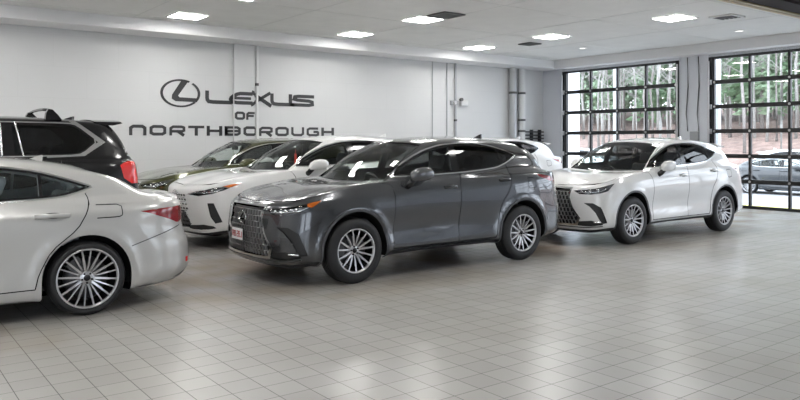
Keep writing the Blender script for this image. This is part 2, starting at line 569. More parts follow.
class Car:
    """regions: list of dicts name, poly (uv polygon) ; first match wins"""
    def __init__(s, root, surf):
        s.root = root; s.S = surf; s.reg = []; s.cuts = []
    def add(s, name, poly, proj='uv', ur=(0, 99), vr=(0, 99), pred=None):
        if proj != 'uv': poly = s.S.inv(dens(poly), proj, ur, vr)
        s.reg.append((name, poly, pred))
    def cut(s, line, proj, ur=(0, 99), vr=(0, 99)):
        s.cuts.append(s.S.inv(dens(line, closed=False), proj, ur, vr))
    def build(s):
        S = s.S
        V = [(i / SU * KU, j / SV * KV) for i in range(S.nU) for j in range(S.nV)]
        V = [Vector(p) for p in V]
        E_ = []
        Um, Vm = (S.C - 1) * KU, (S.R - 1) * KV
        def addline(pl, closed):
            b = len(V); m = 0; last = None
            for u, v in pl:
                q = (min(max(u * KU, 0), Um), min(max(v * KV, 0), Vm))
                if last and abs(q[0]-last[0]) + abs(q[1]-last[1]) < 1e-5: continue
                V.append(Vector(q)); m += 1; last = q
            for k in range(m - 1): E_.append((b + k, b + k + 1))
            if closed and m > 2: E_.append((b + m - 1, b))
        for _, p, _ in s.reg: addline(p, True)
        for c in s.cuts: addline(c, False)
        vo, eo, fo, *_ = delaunay_2d_cdt(V, E_, [], 0, 2e-4)
        uv = np.array([(p[0] / KU, p[1] / KV) for p in vo])
        F = np.array([f for f in fo if len(f) == 3])
        s.P, s.Nn = S.ev(uv[:, 0], uv[:, 1])
        s.P[uv[:, 0] < 1e-3, 1] = 0; s.P[uv[:, 0] > S.C - 1 - 1e-3, 1] = 0; s.P[uv[:, 1] > S.R - 1 - 1e-3, 1] = 0
        cu = uv[F].mean(1); c3 = s.P[F].mean(1)
        # drop collapsed triangles
        ar = np.linalg.norm(np.cross(s.P[F[:, 1]] - s.P[F[:, 0]], s.P[F[:, 2]] - s.P[F[:, 0]]), axis=1)
        ok = ar > 1e-9
        F = F[ok]; cu = cu[ok]; c3 = c3[ok]
        # orient outward
        nn = np.cross(s.P[F[:, 1]] - s.P[F[:, 0]], s.P[F[:, 2]] - s.P[F[:, 0]])
        flip = (nn * s.Nn[F].mean(1)).sum(1) < 0
        F[flip] = F[flip][:, ::-1]
        s.F = F
        lab = np.full(len(F), -1)
        names = []
        for k, (nm, poly, pred) in enumerate(s.reg):
            m = (lab == -1) & pip(cu[:, 0], cu[:, 1], poly)
            if pred is not None: m &= pred(c3)
            if nm not in names: names.append(nm)
            lab[m] = names.index(nm)
        s.lab = lab; s.names = names; s.c3 = c3; s.cu = cu
    def mask(s, name): return (s.lab == s.names.index(name)) if name else (s.lab == -1)
    def piece(s, name, m, mat_, parent, off=0, side=0, flip=False, thick=0):
        """side 0 both halves in one mesh, -1 near (y<0), +1 far"""
        F = s.F[m]
        if len(F) == 0: return None
        ids, invx = np.unique(F, return_inverse=True); F = invx.reshape(F.shape)
        P = s.P[ids] + s.Nn[ids] * off; N = s.Nn[ids].copy()
        if flip: F = F[:, ::-1]; N = -N
        verts, faces, norms = [], [], []
        def put(sgn):
            b = sum(len(q) for q in verts)
            k = np.array([1, sgn, 1])
            verts.append(P * k); norms.append(N * k)
            faces.append((F if sgn > 0 else F[:, ::-1]) + b)
        if side in (0, 1): put(1)
        if side in (0, -1): put(-1)
        Vv = np.concatenate(verts); Ff = np.concatenate(faces); Nn = np.concatenate(norms)
        me = bpy.data.meshes.new(name)
        me.from_pydata(Vv.tolist(), [], Ff.tolist())
        me.update()
        for p in me.polygons: p.use_smooth = True
        try: me.normals_split_custom_set_from_vertices(Nn.tolist())
        except Exception as ex: print('normals', ex)
        return link(name, me, parent, mat_)

# ------------------------------------------------------------------ wheels
def make_wheel(style, R, rim, width):
    """axis y, outer face towards -y; origin at the hub centre"""
    h = width / 2
    bm = bmesh.new()
    lathe(bm, [(h, rim - .012), (h, rim), (-h + .012, rim + .004), (-h + .002, rim + .002), (-h + .004, rim - .010), (-h + .03, rim - .018), (h - .02, rim - .03)], 64)
    hub = .062 if style == 'suv' else .068
    lathe(bm, [(-h + .045, .0), (-h + .045, hub * .8), (-h + .055, hub), (-h + .10, hub + .01)], 32)
    def spoke(a, w0, w1, r0, r1, mi, dy0=.05, dy1=.012, da=0, depth=.03):
        p0 = Vector((r0 * math.cos(a), -h + dy0, r0 * math.sin(a)))
        p1 = Vector((r1 * math.cos(a + da), -h + dy1, r1 * math.sin(a + da)))
        d = (p1 - p0); t = Vector((-d.z, 0, d.x)).normalized()
        g = bmesh.new(); rings = []
        for k in range(4):
            f = k / 3; p = p0.lerp(p1, f) + Vector((0, -.008 * math.sin(PI * f), 0)); ww = (w0 * (1 - f) + w1 * f) / 2
            D = Vector((0, depth, 0))
            rings.append([g.verts.new(p - t * ww), g.verts.new(p + t * ww), g.verts.new(p + t * ww * .7 + D), g.verts.new(p - t * ww * .7 + D)])
        for k in range(3):
            for q in range(4):
                f = g.faces.new((rings[k][q], rings[k][(q+1) % 4], rings[k+1][(q+1) % 4], rings[k+1][q]))
                f.material_index = 0 if q == 0 else 1
        g.faces.new(rings[0]); g.faces.new(rings[-1])
        d_ = {}
        for v in g.verts: d_[v] = bm.verts.new(v.co)
        for f in g.faces:
            nf = bm.faces.new([d_[v] for v in f.verts]); nf.material_index = mi if f.material_index == 0 else 1
        g.free()
    for mi_f in (): pass
    if style == 'suv':
        for k in range(5):
            a = k * 2 * PI / 5 + .31
            for s_ in (-1, 1):
                spoke(a + s_ * .10, .022, .017, .045, rim - .012, 0, da=s_ * .10)
            spoke(a + PI / 5, .020, .018, .05, rim - .012, 0)
    else:
        for k in range(10):
            a = k * 2 * PI / 10 + .12
            spoke(a, .021, .015, .05, rim - .010, 0)
            spoke(a + PI / 10, .013, .012, .07, rim - .012, 2, dy0=.06, dy1=.022)
    me_o = obj('wheel', bm, [MACH, DARKALLOY, mat('grey_alloy', (.35, .35, .36), .35, .8)], None)
    for p in me_o.data.polygons:
        pass
    # barrel dark inside: faces facing the axle well behind the lip
    for p in me_o.data.polygons:
        c = p.center
        if c.y > -h + .028 and math.hypot(c.x, c.z) > rim - .05 and p.material_index == 0 and abs(c.y + h) > .028: p.material_index = 1
    bm = bmesh.new()
    prof = [(h - .01, rim - .004), (h, rim + .02), (h + .004, (rim + R) / 2), (h - .012, R - .022), (h - .035, R - .004)]
    for g_ in (-.055, -.018, .018, .055):
        prof += [(-g_ + .006, R), (-g_ + .004, R - .007), (-g_ - .004, R - .007), (-g_ - .006, R)]
    prof += [(-h + .035, R - .004), (-h + .012, R - .022), (-h - .004, (rim + R) / 2 + .01), (-h - .002, rim + .022), (-h + .006, rim + .002), (-h + .014, rim - .002)]
    lathe(bm, prof, 72)
    obj('tyre', bm, RUBBER, me_o)
    bm = bmesh.new()
    lathe(bm, [(-.02, .06), (-.02, rim * .72), (.01, rim * .72), (.01, .06)], 40)
    box(bm, (-rim * .78, -.05, -.06), (-rim * .5, .05, .08), .01)
    obj('brake_disc', bm, DISC, me_o)
    bm = bmesh.new()
    lathe(bm, [(-h + .036, 0), (-h + .036, .024), (-h + .046, .030)], 24)
    for k in range(5):
        a = k * 2 * PI / 5 + .5
        lathe(bm, [(-h + .034, 0), (-h + .034, .009), (-h + .05, .010)], 8, 'y', 0, Matrix.Translation((.045 * math.cos(a), 0, .045 * math.sin(a))))
    obj('hub_cap', bm, DARKALLOY, me_o)
    return me_o

# ------------------------------------------------------------------ car specs
def interp_cols(keys, vals, C=17):
    return np.interp(np.arange(C), keys, vals)
def make_cage(sp):
    C = 17
    plan = np.array(sp['plan'], float)
    nrm = []
    for i in range(C):
        a = plan[i-1] if i > 0 else plan[1] * np.array([1, -1]); b = plan[i+1] if i < C - 1 else plan[-2] * np.array([1, -1])
        t = b - a; t /= np.linalg.norm(t); nrm.append((-t[1], t[0]))
    nrm = np.array(nrm)
    if nrm[C // 2][1] < 0: nrm = -nrm
    rows = []
    K = sp['keys']
    for zr, ir in zip(sp['z'], sp['inset']):
        z = interp_cols(K, zr); ins = interp_cols(K, ir)
        q = plan - nrm * ins[:, None]
        rows.append(np.column_stack([q, z]))
    E_ = rows[-1]
    B = np.array(sp['B'], float); R = np.array(sp['R'], float)
    cr = interp_cols(sp['ck'], sp['crown'])
    for t, k in ((.3, .85), (.66, .95)):
        q = E_ * (1 - t) + B * t
        q[:, 2] += cr * k
        rows.append(q)
    rows.append(B)
    G = (B + R) / 2
    bl = interp_cols(sp['bk'], sp['bulge'])
    for i in range(C):
        a = B[i-1] if i > 0 else B[1] * [1, -1, 1]; b = B[i+1] if i < C - 1 else B[-2] * [1, -1, 1]
        nn = np.cross(b - a, R[i] - B[i]); nn /= max(np.linalg.norm(nn), 1e-9)
        ctr = np.array([G[C // 2][0], 0, G[i][2] - 1])
        if np.dot(nn, G[i] - ctr) < 0: nn = -nn
        G[i] = G[i] + nn * bl[i]
    G[0, 1] = G[-1, 1] = 0
    rows.append(G); rows.append(R)
    sx = np.array(sp['spine_x']); sz = np.array(sp['spine_z'])
    x0, x1 = sp['spine_lim']
    S = R.copy(); S[:, 0] = x0 + (x1 - x0) * (R[:, 0] - R[0, 0]) / (R[-1, 0] - R[0, 0]); S[:, 1] = 0
    S[:, 2] = np.interp(S[:, 0], sx, sz)
    Q = R * .5 + S * .5; Q[:, 2] = S[:, 2] - (S[:, 2] - R[:, 2]) * .28
    rows.append(Q); rows.append(S)
    return np.stack(rows, 1)
NXs = dict(
 plan=[(-.95,0),(-.94,.30),(-.895,.54),(-.79,.74),(-.62,.865),(-.38,.915),(0,.932),(.5,.918),(1.0,.905),(1.55,.908),(2.15,.925),(2.69,.935),(3.12,.915),(3.42,.865),(3.60,.74),(3.69,.42),(3.71,0)],
 keys=[0,3,5,8,11,14,16],
 z=[[.20,.20,.24,.27,.27,.28,.28],[.24,.24,.29,.31,.31,.32,.32],[.34,.34,.37,.38,.39,.42,.42],[.52,.52,.55,.56,.58,.60,.60],[.72,.73,.79,.82,.82,.80,.80],[.85,.865,.925,.99,1.03,1.03,1.01],[.90,.925,1.0,1.10,1.16,1.17,1.14]],
 inset=[[.20,.18,.12,.12,.12,.16,.18],[.09,.08,.03,.03,.03,.05,.05],[.03,.02,.005,.01,.005,0,0],[0,.01,0,.045,0,0,0],[.02,.03,0,0,0,.03,.05],[.05,.05,.025,.02,.02,.06,.09],[.12,.10,.075,.055,.065,.10,.13]],
 B=[(.28,0,1.10),(.30,.25,1.10),(.35,.46,1.10),(.41,.62,1.105),(.47,.72,1.115),(.51,.765,1.125),(.55,.79,1.13),(.66,.81,1.14),(1.05,.825,1.15),(1.55,.828,1.17),(2.05,.818,1.195),(2.5,.79,1.245),(2.86,.765,1.25),(3.16,.73,1.225),(3.36,.655,1.19),(3.47,.40,1.16),(3.51,0,1.15)],
 R=[(1.10,0,1.595),(1.115,.20,1.59),(1.14,.38,1.58),(1.17,.50,1.565),(1.21,.555,1.56),(1.26,.58,1.563),(1.33,.595,1.575),(1.42,.605,1.588),(1.58,.612,1.603),(1.80,.615,1.61),(2.12,.612,1.605),(2.48,.60,1.585),(2.76,.585,1.56),(2.96,.555,1.54),(3.08,.48,1.53),(3.15,.28,1.535),(3.18,0,1.54)],
 ck=[0,3,4,5,7,8,16], crown=[.055,.055,.045,.03,.01,0,0],
 bk=[0,3,5,8,12,14,16], bulge=[.045,.045,.03,.03,.03,.045,.04],
 spine_x=[1.10,1.3,1.6,2.0,2.4,2.8,3.05,3.2], spine_z=[1.597,1.632,1.66,1.672,1.663,1.625,1.575,1.54], spine_lim=(1.28,3.02))
def scale_spec(sp, kx, ky, kz):
    o = dict(sp)
    o['plan'] = [(x * kx, y * ky) for x, y in sp['plan']]
    o['z'] = [[q * kz for q in r] for r in sp['z']]
    for k in ('B', 'R'): o[k] = [(x * kx, y * ky, z * kz) for x, y, z in sp[k]]
    o['spine_x'] = [q * kx for q in sp['spine_x']]; o['spine_z'] = [q * kz for q in sp['spine_z']]
    o['spine_lim'] = tuple(q * kx for q in sp['spine_lim'])
    return o
ESs = dict(
 plan=[(-.96,0),(-.95,.30),(-.90,.55),(-.79,.74),(-.62,.86),(-.40,.91),(0,.932),(.5,.915),(1.0,.905),(1.55,.908),(2.3,.922),(2.87,.932),(3.30,.912),(3.66,.85),(3.87,.72),(3.98,.40),(4.01,0)],
 keys=[0,3,5,8,11,14,16],
 z=[[.16,.16,.17,.17,.17,.19,.20],[.20,.20,.20,.20,.20,.23,.24],[.30,.30,.30,.29,.30,.36,.38],[.46,.46,.48,.50,.52,.55,.55],[.60,.62,.68,.74,.76,.76,.76],[.68,.70,.79,.88,.91,.93,.93],[.73,.76,.86,.97,1.00,1.0,1.0]],
 inset=[[.18,.16,.10,.10,.10,.17,.18],[.07,.06,.02,.02,.02,.08,.08],[.02,.02,.005,.0,.005,.0,0],[0,.01,0,.025,0,.005,.01],[.02,.03,0,.005,0,.07,.08],[.06,.05,.025,.012,.015,.075,.09],[.13,.10,.075,.055,.07,.10,.10]],
 B=[(.42,0,.97),(.44,.25,.97),(.50,.46,.97),(.56,.62,.975),(.62,.72,.985),(.66,.76,.995),(.70,.79,1.0),(.85,.81,1.01),(1.15,.825,1.02),(1.65,.828,1.035),(2.2,.815,1.05),(2.7,.78,1.07),(3.02,.745,1.085),(3.22,.70,1.09),(3.34,.60,1.085),(3.42,.34,1.08),(3.44,0,1.075)],
 R=[(1.32,0,1.375),(1.335,.20,1.37),(1.36,.38,1.36),(1.39,.49,1.35),(1.43,.54,1.348),(1.48,.565,1.352),(1.56,.58,1.365),(1.66,.588,1.38),(1.82,.592,1.39),(2.02,.59,1.39),(2.25,.58,1.38),(2.45,.565,1.36),(2.60,.545,1.345),(2.70,.51,1.335),(2.76,.42,1.33),(2.79,.24,1.335),(2.80,0,1.34)],
 ck=[0,3,4,5,7,8,13,14,16], crown=[.05,.05,.04,.03,.01,0,0,.012,.02],
 bk=[0,3,5,8,12,14,16], bulge=[.045,.045,.03,.03,.035,.04,.035],
 spine_x=[1.32,1.5,1.75,2.0,2.3,2.6,2.8], spine_z=[1.378,1.415,1.438,1.443,1.43,1.385,1.34], spine_lim=(1.46,2.68))
LXs = dict(
 plan=[(-1.13,0),(-1.12,.35),(-1.07,.62),(-.97,.82),(-.78,.93),(-.42,.975),(0,.985),(.5,.975),(1.0,.97),(1.6,.97),(2.3,.975),(2.85,.985),(3.34,.98),(3.70,.965),(3.93,.88),(4.02,.5),(4.04,0)],
 keys=[0,3,5,8,11,14,16],
 z=[[.30]*7,[.34,.34,.36,.36,.36,.38,.38],[.44]*7,[.66,.66,.68,.68,.68,.70,.70],[.92,.92,.94,.96,.96,.96,.96],[1.08,1.09,1.12,1.16,1.18,1.16,1.14],[1.15,1.17,1.22,1.29,1.31,1.30,1.28]],
 inset=[[.20,.18,.12,.12,.12,.14,.16],[.09,.08,.03,.03,.03,.04,.05],[.02,.02,0,.01,0,0,0],[0,0,0,.03,0,0,0],[.01,.01,0,0,0,.01,.01],[.03,.03,.02,.015,.015,.03,.03],[.11,.09,.07,.05,.05,.06,.06]],
 B=[(.20,0,1.30),(.22,.3,1.30),(.27,.5,1.30),(.33,.66,1.305),(.39,.76,1.31),(.43,.81,1.32),(.48,.84,1.325),(.6,.87,1.33),(1.0,.885,1.335),(1.6,.888,1.34),(2.3,.888,1.345),(2.9,.885,1.345),(3.34,.885,1.345),(3.67,.875,1.34),(3.86,.80,1.33),(3.92,.5,1.32),(3.94,0,1.32)],
 R=[(.80,0,1.76),(.81,.22,1.755),(.84,.42,1.75),(.88,.56,1.74),(.93,.63,1.745),(.98,.67,1.755),(1.06,.69,1.77),(1.2,.70,1.785),(1.45,.71,1.80),(1.85,.715,1.81),(2.4,.715,1.815),(2.85,.71,1.81),(3.20,.70,1.80),(3.46,.685,1.79),(3.60,.61,1.78),(3.64,.35,1.785),(3.65,0,1.79)],
 ck=[0,3,4,5,7,8,16], crown=[.03,.03,.03,.02,.005,0,0],
 bk=[0,3,5,8,12,14,16], bulge=[.03,.03,.02,.02,.02,.03,.03],
 spine_x=[.8,1.1,1.6,2.2,2.8,3.2,3.54], spine_z=[1.765,1.815,1.86,1.872,1.862,1.84,1.795], spine_lim=(1.0,3.4))

def arch_poly(xc, r, zc=.37, drop=-.1, sq=0):
    pts = []
    for k in range(25):
        a = PI * k / 24
        pts.append((xc + r * math.cos(a), zc + r * math.sin(a)))
    return [(xc + r, drop)] + pts + [(xc - r, drop)]
def flare(cx, zc, r, amp, wid):
    def f(P):
        d = np.hypot(P[..., 0] - cx, P[..., 2] - zc)
        return amp * np.exp(-((d - r) / wid) ** 2) * (P[..., 1] > .5) * (P[..., 2] < zc + r + .25)
    return f

def seat(name, x, y, z, m, parent, w_=.52, hh=.62, bench=False):
    bm = bmesh.new()
    box(bm, (x - .28, y - w_ / 2, z), (x + .26, y + w_ / 2, z + .16), .05)
    M = Matrix.Translation((x + .24, y, z + .10)) @ Matrix.Rotation(math.radians(20), 4, 'Y')
    box(bm, (-.07, -w_ / 2 + .01, 0), (.07, w_ / 2 - .01, hh), .055, 0, M)
    box(bm, (-.10, -w_ / 2, .05), (.02, -w_ / 2 + .09, hh - .14), .04, 0, M)
    box(bm, (-.10, w_ / 2 - .09, .05), (.02, w_ / 2, hh - .14), .04, 0, M)
    o = obj(name, bm, m, parent, True)
    for yy in ([0] if not bench else [-.38, .38]):
        bm = bmesh.new()
        box(bm, (-.05, yy - .13, hh + .035), (.06, yy + .13, hh + .22), .045, 0, M)
        tube(bm, [M @ Vector((0, yy - .05, hh - .02)), M @ Vector((0, yy - .05, hh + .06))], .008, 6)
        tube(bm, [M @ Vector((0, yy + .05, hh - .02)), M @ Vector((0, yy + .05, hh + .06))], .008, 6)
        obj('head_rest', bm, m, o, True)
    return o

def build_car(name, sp, ft, paint):
    """ft: features in local metres.  Returns the root empty (nose at -x, near side -y)."""
    root = empty(name)
    fl = [flare(0, ft['az'], ft['ar'] + .035, ft['flare'], .045), flare(ft['wb'], ft['az'], ft['ar'] + .035, ft['flare'], .045)]
    S = Surf(make_cage(sp), disp=lambda P: fl[0](P) + fl[1](P), smooth=ft.get('smooth', 2))
    c = Car(root, S)
    SR = dict(ur=(3, 14.5), vr=(0, 7.5))
    WR = dict(ur=(4.5, 15.2), vr=(7.2, 11.6))
    # wheel openings
    c.add('hole', arch_poly(0, ft['ar'], ft['az']), 'side', (3, 9), (0, 7))
    c.add('hole', arch_poly(ft['wb'], ft['ar'], ft['az']), 'side', (8.5, 14.5), (0, 7))
    if ft.get('arch_band'):
        c.add('arch_f', arch_poly(0, ft['ar'] + ft['arch_band'], ft['az']), 'side', (3, 9), (0, 7))
        c.add('arch_r', arch_poly(ft['wb'], ft['ar'] + ft['arch_band'], ft['az']), 'side', (8.5, 14.5), (0, 7))
    # side glass
    d = round_poly(ft['dlo'], 1)
    dm = c.S.inv(dens(d, .02), 'side', WR['ur'], WR['vr'])
    gl = offset_poly(d, .034); tr = offset_poly(d, .014)
    splits = ft['splits']       # list of (x_top, z_top, x_bot, z_bot, halfwidth)
    def xs_at(sp_, P): return sp_[0] + (sp_[2] - sp_[0]) * (P[:, 2] - sp_[1]) / (sp_[3] - sp_[1])
    glp = c.S.inv(dens(gl, .02), 'side', WR['ur'], WR['vr'])
    names = ft['panes']
    for k, nm in enumerate(names):
        lo = splits[k-1] if k > 0 else None; hi = splits[k] if k < len(splits) else None
        def pr(P, lo=lo, hi=hi):
            m = np.ones(len(P), bool)
            if lo: m &= P[:, 0] > xs_at(lo, P) + lo[4]
            if hi: m &= P[:, 0] < xs_at(hi, P) - hi[4]
            return m
        c.reg.append(('pane%d' % k, glp, pr))
    for q in splits:
        for sg in (-1, 1):
            c.cut([(q[0] + sg * q[4], q[1]), (q[2] + sg * q[4], q[3])], 'side', **WR)
    c.reg.append(('pillar', c.S.inv(dens(tr, .02), 'side', WR['ur'], WR['vr']), None))
    c.reg.append(('chrome', dm, None))
    if 'extra_chrome' in ft:
        for q in ft['extra_chrome']: c.add('chrome', q, 'side', **WR)
    # windscreen and rear window in surface space
    w0, w1 = ft.get('wind_u', (4.1, 3.9))
    c.add('windscreen', [(0, 9.12), (w0 * .6, 9.12), (w0, 9.16), (w1, 10.86), (w1 * .6, 10.92), (0, 10.93)])
    c.add('windscreen_edge', [(0, 9.0), (w0 + .3, 9.02), (w1 + .25, 10.95), (0, 11.0)])
    r0, r1 = ft.get('rear_u', (13.9, 14.1))
    c.add('rear_window', [(16, 9.14), (r0, 9.2), (r1, 10.82), (16, 10.9)])
    if ft.get('sunroof'):
        a, b_, e_ = ft['sunroof']
        c.add('sunroof', [(a, e_), (b_, 0), (b_, e_), (a, 0)][:0] or [(a, 0), (b_, 0), (b_, e_), (a, e_)], 'top', (0, 16), (11, 13)) if False else None
    # lamps, grille, other trim
    for nm, poly, proj, ur, vr in ft['zones']: c.add(nm, poly, proj, ur, vr)
    # shut lines
    for line, ur, vr in ft['seams']: c.add('gap', band(round_poly(line, 1, False), .010), 'side', ur, vr)
    hp = [tuple(p) for p in c.S.inv(dens(ft['hood_line'], .04, False), '3d', (2.0, 7.5), (6.0, 9.0))]
    hb = band(hp, .045)
    c.reg.append(('gap', hb, None))
    ny = ft['nose_v']
    c.reg.append(('gap', band([(0, ny)] + [(hp[0][0] * .5, ny), hp[0]], .05), None))
    c.reg.append(('bonnet', [(0, ny)] + [(hp[0][0] * .5, ny)] + hp + [(4.6, 8.97), (0, 8.97)], None))
    for nm, poly in ft['doors']: c.add(nm, poly, 'side', (5, 14.5), (0.5, 9.2))
    if ft.get('dark_sill', True):
        c.add('sill', [(6.3, 0), (10.9, 0), (10.9, 1.3), (6.3, 1.3)])
        c.add('valance', [(0, 0), (6.0, 0), (6.0, 1.25), (0, 1.05)])
    c.build()
    # body pieces
    root_parts = {}
    nm_has = lambda q: q in c.names
    c.piece('body_shell', c.mask(None), paint, root)
    c.piece('bonnet', c.mask('bonnet'), paint, root)
    for sd_ in (-1, 1):
        if nm_has('sill'): c.piece('sill_trim', c.mask('sill'), PLASTIC, root, side=sd_)
        c.piece('window_trim', c.mask('chrome'), ft.get('trim_mat', CHROME), root, off=.002, side=sd_)
        c.piece('pillar_trim', c.mask('pillar'), GLOSSBLACK, root, off=-.002, side=sd_)
        for q in ('arch_f', 'arch_r'):
            if nm_has(q): c.piece('arch_moulding', c.mask(q), ARCH, root, off=.003, side=sd_)
    if nm_has('valance'): c.piece('front_valance', c.mask('valance'), PLASTIC, root)
    c.piece('panel_gap', c.mask('gap'), GAP, root, off=-.006)
    c.piece('windscreen', c.mask('windscreen'), G_WIND, root, off=-.003)
    c.piece('windscreen_seal', c.mask('windscreen_edge'), GLOSSBLACK, root, off=-.003)
    c.piece('rear_window', c.mask('rear_window'), ft.get('rear_glass', G_DARK), root, off=-.003)
    for side in (-1, 1):
        doors = {}
        for nm, _ in ft['doors']:
            doors[nm] = c.piece(nm, c.mask(nm), paint, root, side=side)
        for k, nm in enumerate(names):
            g = ft['pane_glass'][k]
            par = doors.get({'front_window': 'front_door', 'rear_side_window': 'rear_door'}.get(nm), root) or root
            c.piece(nm, c.mask('pane%d' % k), g, par, off=-.004, side=side)
        for (x, z, dn) in ft['handles']:
            if x is None: continue
            yy = yat(c, x, z)
            bm = bmesh.new(); s_ = side
            hs_ = ft.get('handle_scale', 1.0)
            pts = [(x - .105 * hs_, s_ * (yy + .002), z - .004), (x - .07 * hs_, s_ * (yy + .028), z), (x, s_ * (yy + .036), z + .003), (x + .07 * hs_, s_ * (yy + .028), z), (x + .105 * hs_, s_ * (yy + .002), z - .004)]
            g = bmesh.new(); rings = []
            for px, py, pz in pts:
                rings.append([g.verts.new((px, py + s_ * .008 * math.cos(a), pz + .018 * hs_ ** .5 * math.sin(a))) for a in [2 * PI * q / 10 for q in range(10)]])
            for i in range(4):
                for q in range(10):
                    f = g.faces.new((rings[i][q], rings[i][(q+1) % 10], rings[i+1][(q+1) % 10], rings[i+1][q])); f.smooth = True
            g.faces.new(rings[0]); g.faces.new(rings[-1]); merge(bm, g)
            obj('door_handle', bm, ft.get('handle_mat', paint), doors.get(dn, root))
            bm = bmesh.new()
            M = Matrix.Translation((x, s_ * (yy + .0005), z)) @ Matrix.Scale(1.0, 4)
            g = bmesh.new()
            vs = [g.verts.new((x + .085 * math.cos(a), s_ * (yat(c, x + .085 * math.cos(a), z + .026 * math.sin(a)) + .002), z + .026 * math.sin(a))) for a in [2 * PI * q / 20 for q in range(20)]]
            g.faces.new(vs); merge(bm, g)
            obj('handle_recess', bm, PLASTIC, doors.get(dn, root))
        # mirror
        if ft.get('mirror'):
            x, z = ft['mirror']; yb = ft['mirror_y']; s_ = side
            bm = bmesh.new(); g = bmesh.new(); rings = []
            # folded head: runs back along the window, section (y, z)
            secs = [(-.035, .03, .035, -.035), (-.01, .055, .060, -.018), (.06, .070, .082, .0), (.16, .072, .086, .008), (.24, .062, .074, .010), (.285, .040, .048, .010), (.30, .015, .02, .010)]
            for dx, ry, rz_, oz in secs:
                rings.append([g.verts.new((x + dx, s_ * (yb + .085 + ry * math.copysign(abs(math.cos(a)) ** .8, math.cos(a))), z + .03 + oz + rz_ * math.copysign(abs(math.sin(a)) ** .8, math.sin(a)))) for a in [2 * PI * q / 20 for q in range(20)]])
            for i in range(len(rings) - 1):
                for q in range(20):
                    f = g.faces.new((rings[i][q], rings[i][(q+1) % 20], rings[i+1][(q+1) % 20], rings[i+1][q])); f.smooth = True
                    cz = sum(v.co.z for v in f.verts) / 4
                    f.material_index = 1 if cz < z + .022 - .004 * i else 0
            g.faces.new(rings[0]); g.faces.new(rings[-1])
            d_ = {}
            for v in g.verts: d_[v] = bm.verts.new(v.co)
            for f in g.faces:
                nf = bm.faces.new([d_[v] for v in f.verts]); nf.smooth = True; nf.material_index = f.material_index
            g.free()
            mo = obj('wing_mirror', bm, [ft.get('mirror_mat', paint), GLOSSBLACK], doors.get('front_door', root))
            bm = bmesh.new()
            tube(bm, [(x - .05, s_ * (yb - .02), z - .13), (x - .02, s_ * (yb + .05), z - .075), (x + .02, s_ * (yb + .085), z - .01)], [.045, .04, .045], 12)
            obj('mirror_foot', bm, GLOSSBLACK, mo)
        # lamps
        for nm, m_ in ft['lamp_parts']:
            if not nm_has(nm): continue
            part = nm
            if m_ == 'LENS':
                hs = c.piece('headlight', c.mask(nm), HOUSING, root, off=-.035, side=side)
                c.piece('lamp_cover', c.mask(nm), G_CLEAR, hs, side=side)
                k = ft.get('led')
                if k:
                    bm = bmesh.new()
                    for (lx, ly, lz, r_) in k:
                        P_, N_ = c.S.ev(*[np.array([q]) for q in c.S.inv([(lx, ly, lz)], '3d', (0, 7), (3, 7))[0]])
                        p = P_[0] - N_[0] * .018
                        g = bmesh.new(); bmesh.ops.create_uvsphere(g, u_segments=12, v_segments=8, radius=r_)
                        for f in g.faces: f.smooth = True
                        merge(bm, g, 0, Matrix.Translation((p[0], side * p[1], p[2])) @ Matrix.Diagonal((.7, 1.2, .75, 1)))
                    for line in ft.get('drl', []):
                        q = [c.S.inv([p], '3d', (0, 7), (3, 7))[0] for p in dens(line, .04, False)]
                        P_, N_ = c.S.ev(np.array([a for a, b in q]), np.array([b for a, b in q]))
                        tube(bm, [(p[0] - .016 * n_[0], side * (p[1] - .016 * n_[1]), p[2] - .016 * n_[2]) for p, n_ in zip(P_, N_)], .008, 6)
                    obj('lamp_units', bm, LED, hs)
            else:
                c.piece(nm, c.mask(nm), m_[0], root, off=m_[1], side=side)
    for nm, m_, off in ft['center_parts']:
        if nm_has(nm): c.piece(nm, c.mask(nm), m_, root, off=off)
    # cabin lining: the inside face of the shell
    m = np.zeros(len(c.F), bool)
    for nm in [None, 'bonnet', 'pillar', 'chrome', 'gap'] + [q for q, _ in ft['doors']] : m |= c.mask(nm)
    m &= (c.cu[:, 1] > 2.2) & (c.cu[:, 0] > 3.2) & ~((c.cu[:, 0] < 6) & (c.cu[:, 1] < 8.6)) & (c.c3[:, 0] > .35) & (c.c3[:, 0] < ft['wb'] + .75)
    c.piece('cabin_lining', m, ft.get('lining', CABIN), root, off=-.035, flip=True)
    # underbody with wheel wells
    r0 = S.F[:, 0]
    wh = ft['wheel_w']; yin = ft['track_y'] - wh - .06
    prof = []
    xs_ = np.linspace(sp['plan'][0][0] + .22, sp['plan'][-1][0] - .20, 60)
    yo = np.interp(xs_, r0[:, 0], r0[:, 1])
    bm = bmesh.new()
    prev = None
    for x, y in zip(xs_, yo):
        y = y + .01
        if abs(x) < ft['ar'] + .01 or abs(x - ft['wb']) < ft['ar'] + .01: y = min(y, yin)
        zz = float(np.interp(x, r0[:, 0], r0[:, 2])) + .005
        cur = [bm.verts.new((x, -y, zz)), bm.verts.new((x, y, zz))]
        if prev: bm.faces.new((prev[0], cur[0], cur[1], prev[1]))
        prev = cur
    for f in list(bm.faces): pass
    for xc in (0, ft['wb']):
        for sg in (-1, 1):
            N_ = 28; A = []; B_ = []
            for k in range(N_ + 1):
                a = PI * (k / N_) * 1.16 - .08 * PI
                x = xc + ft['ar'] * math.cos(a); z = max(ft['az'] + ft['ar'] * math.sin(a), .2)
                yo_ = yat(c, x, max(z, .3)) - .004
                A.append(bm.verts.new((x, sg * yo_, z))); B_.append(bm.verts.new((x, sg * yin, z)))
            for k in range(N_): bm.faces.new((A[k], A[k+1], B_[k+1], B_[k]))
            bm.faces.new(B_)
    obj('underbody', bm, UNDER, root)
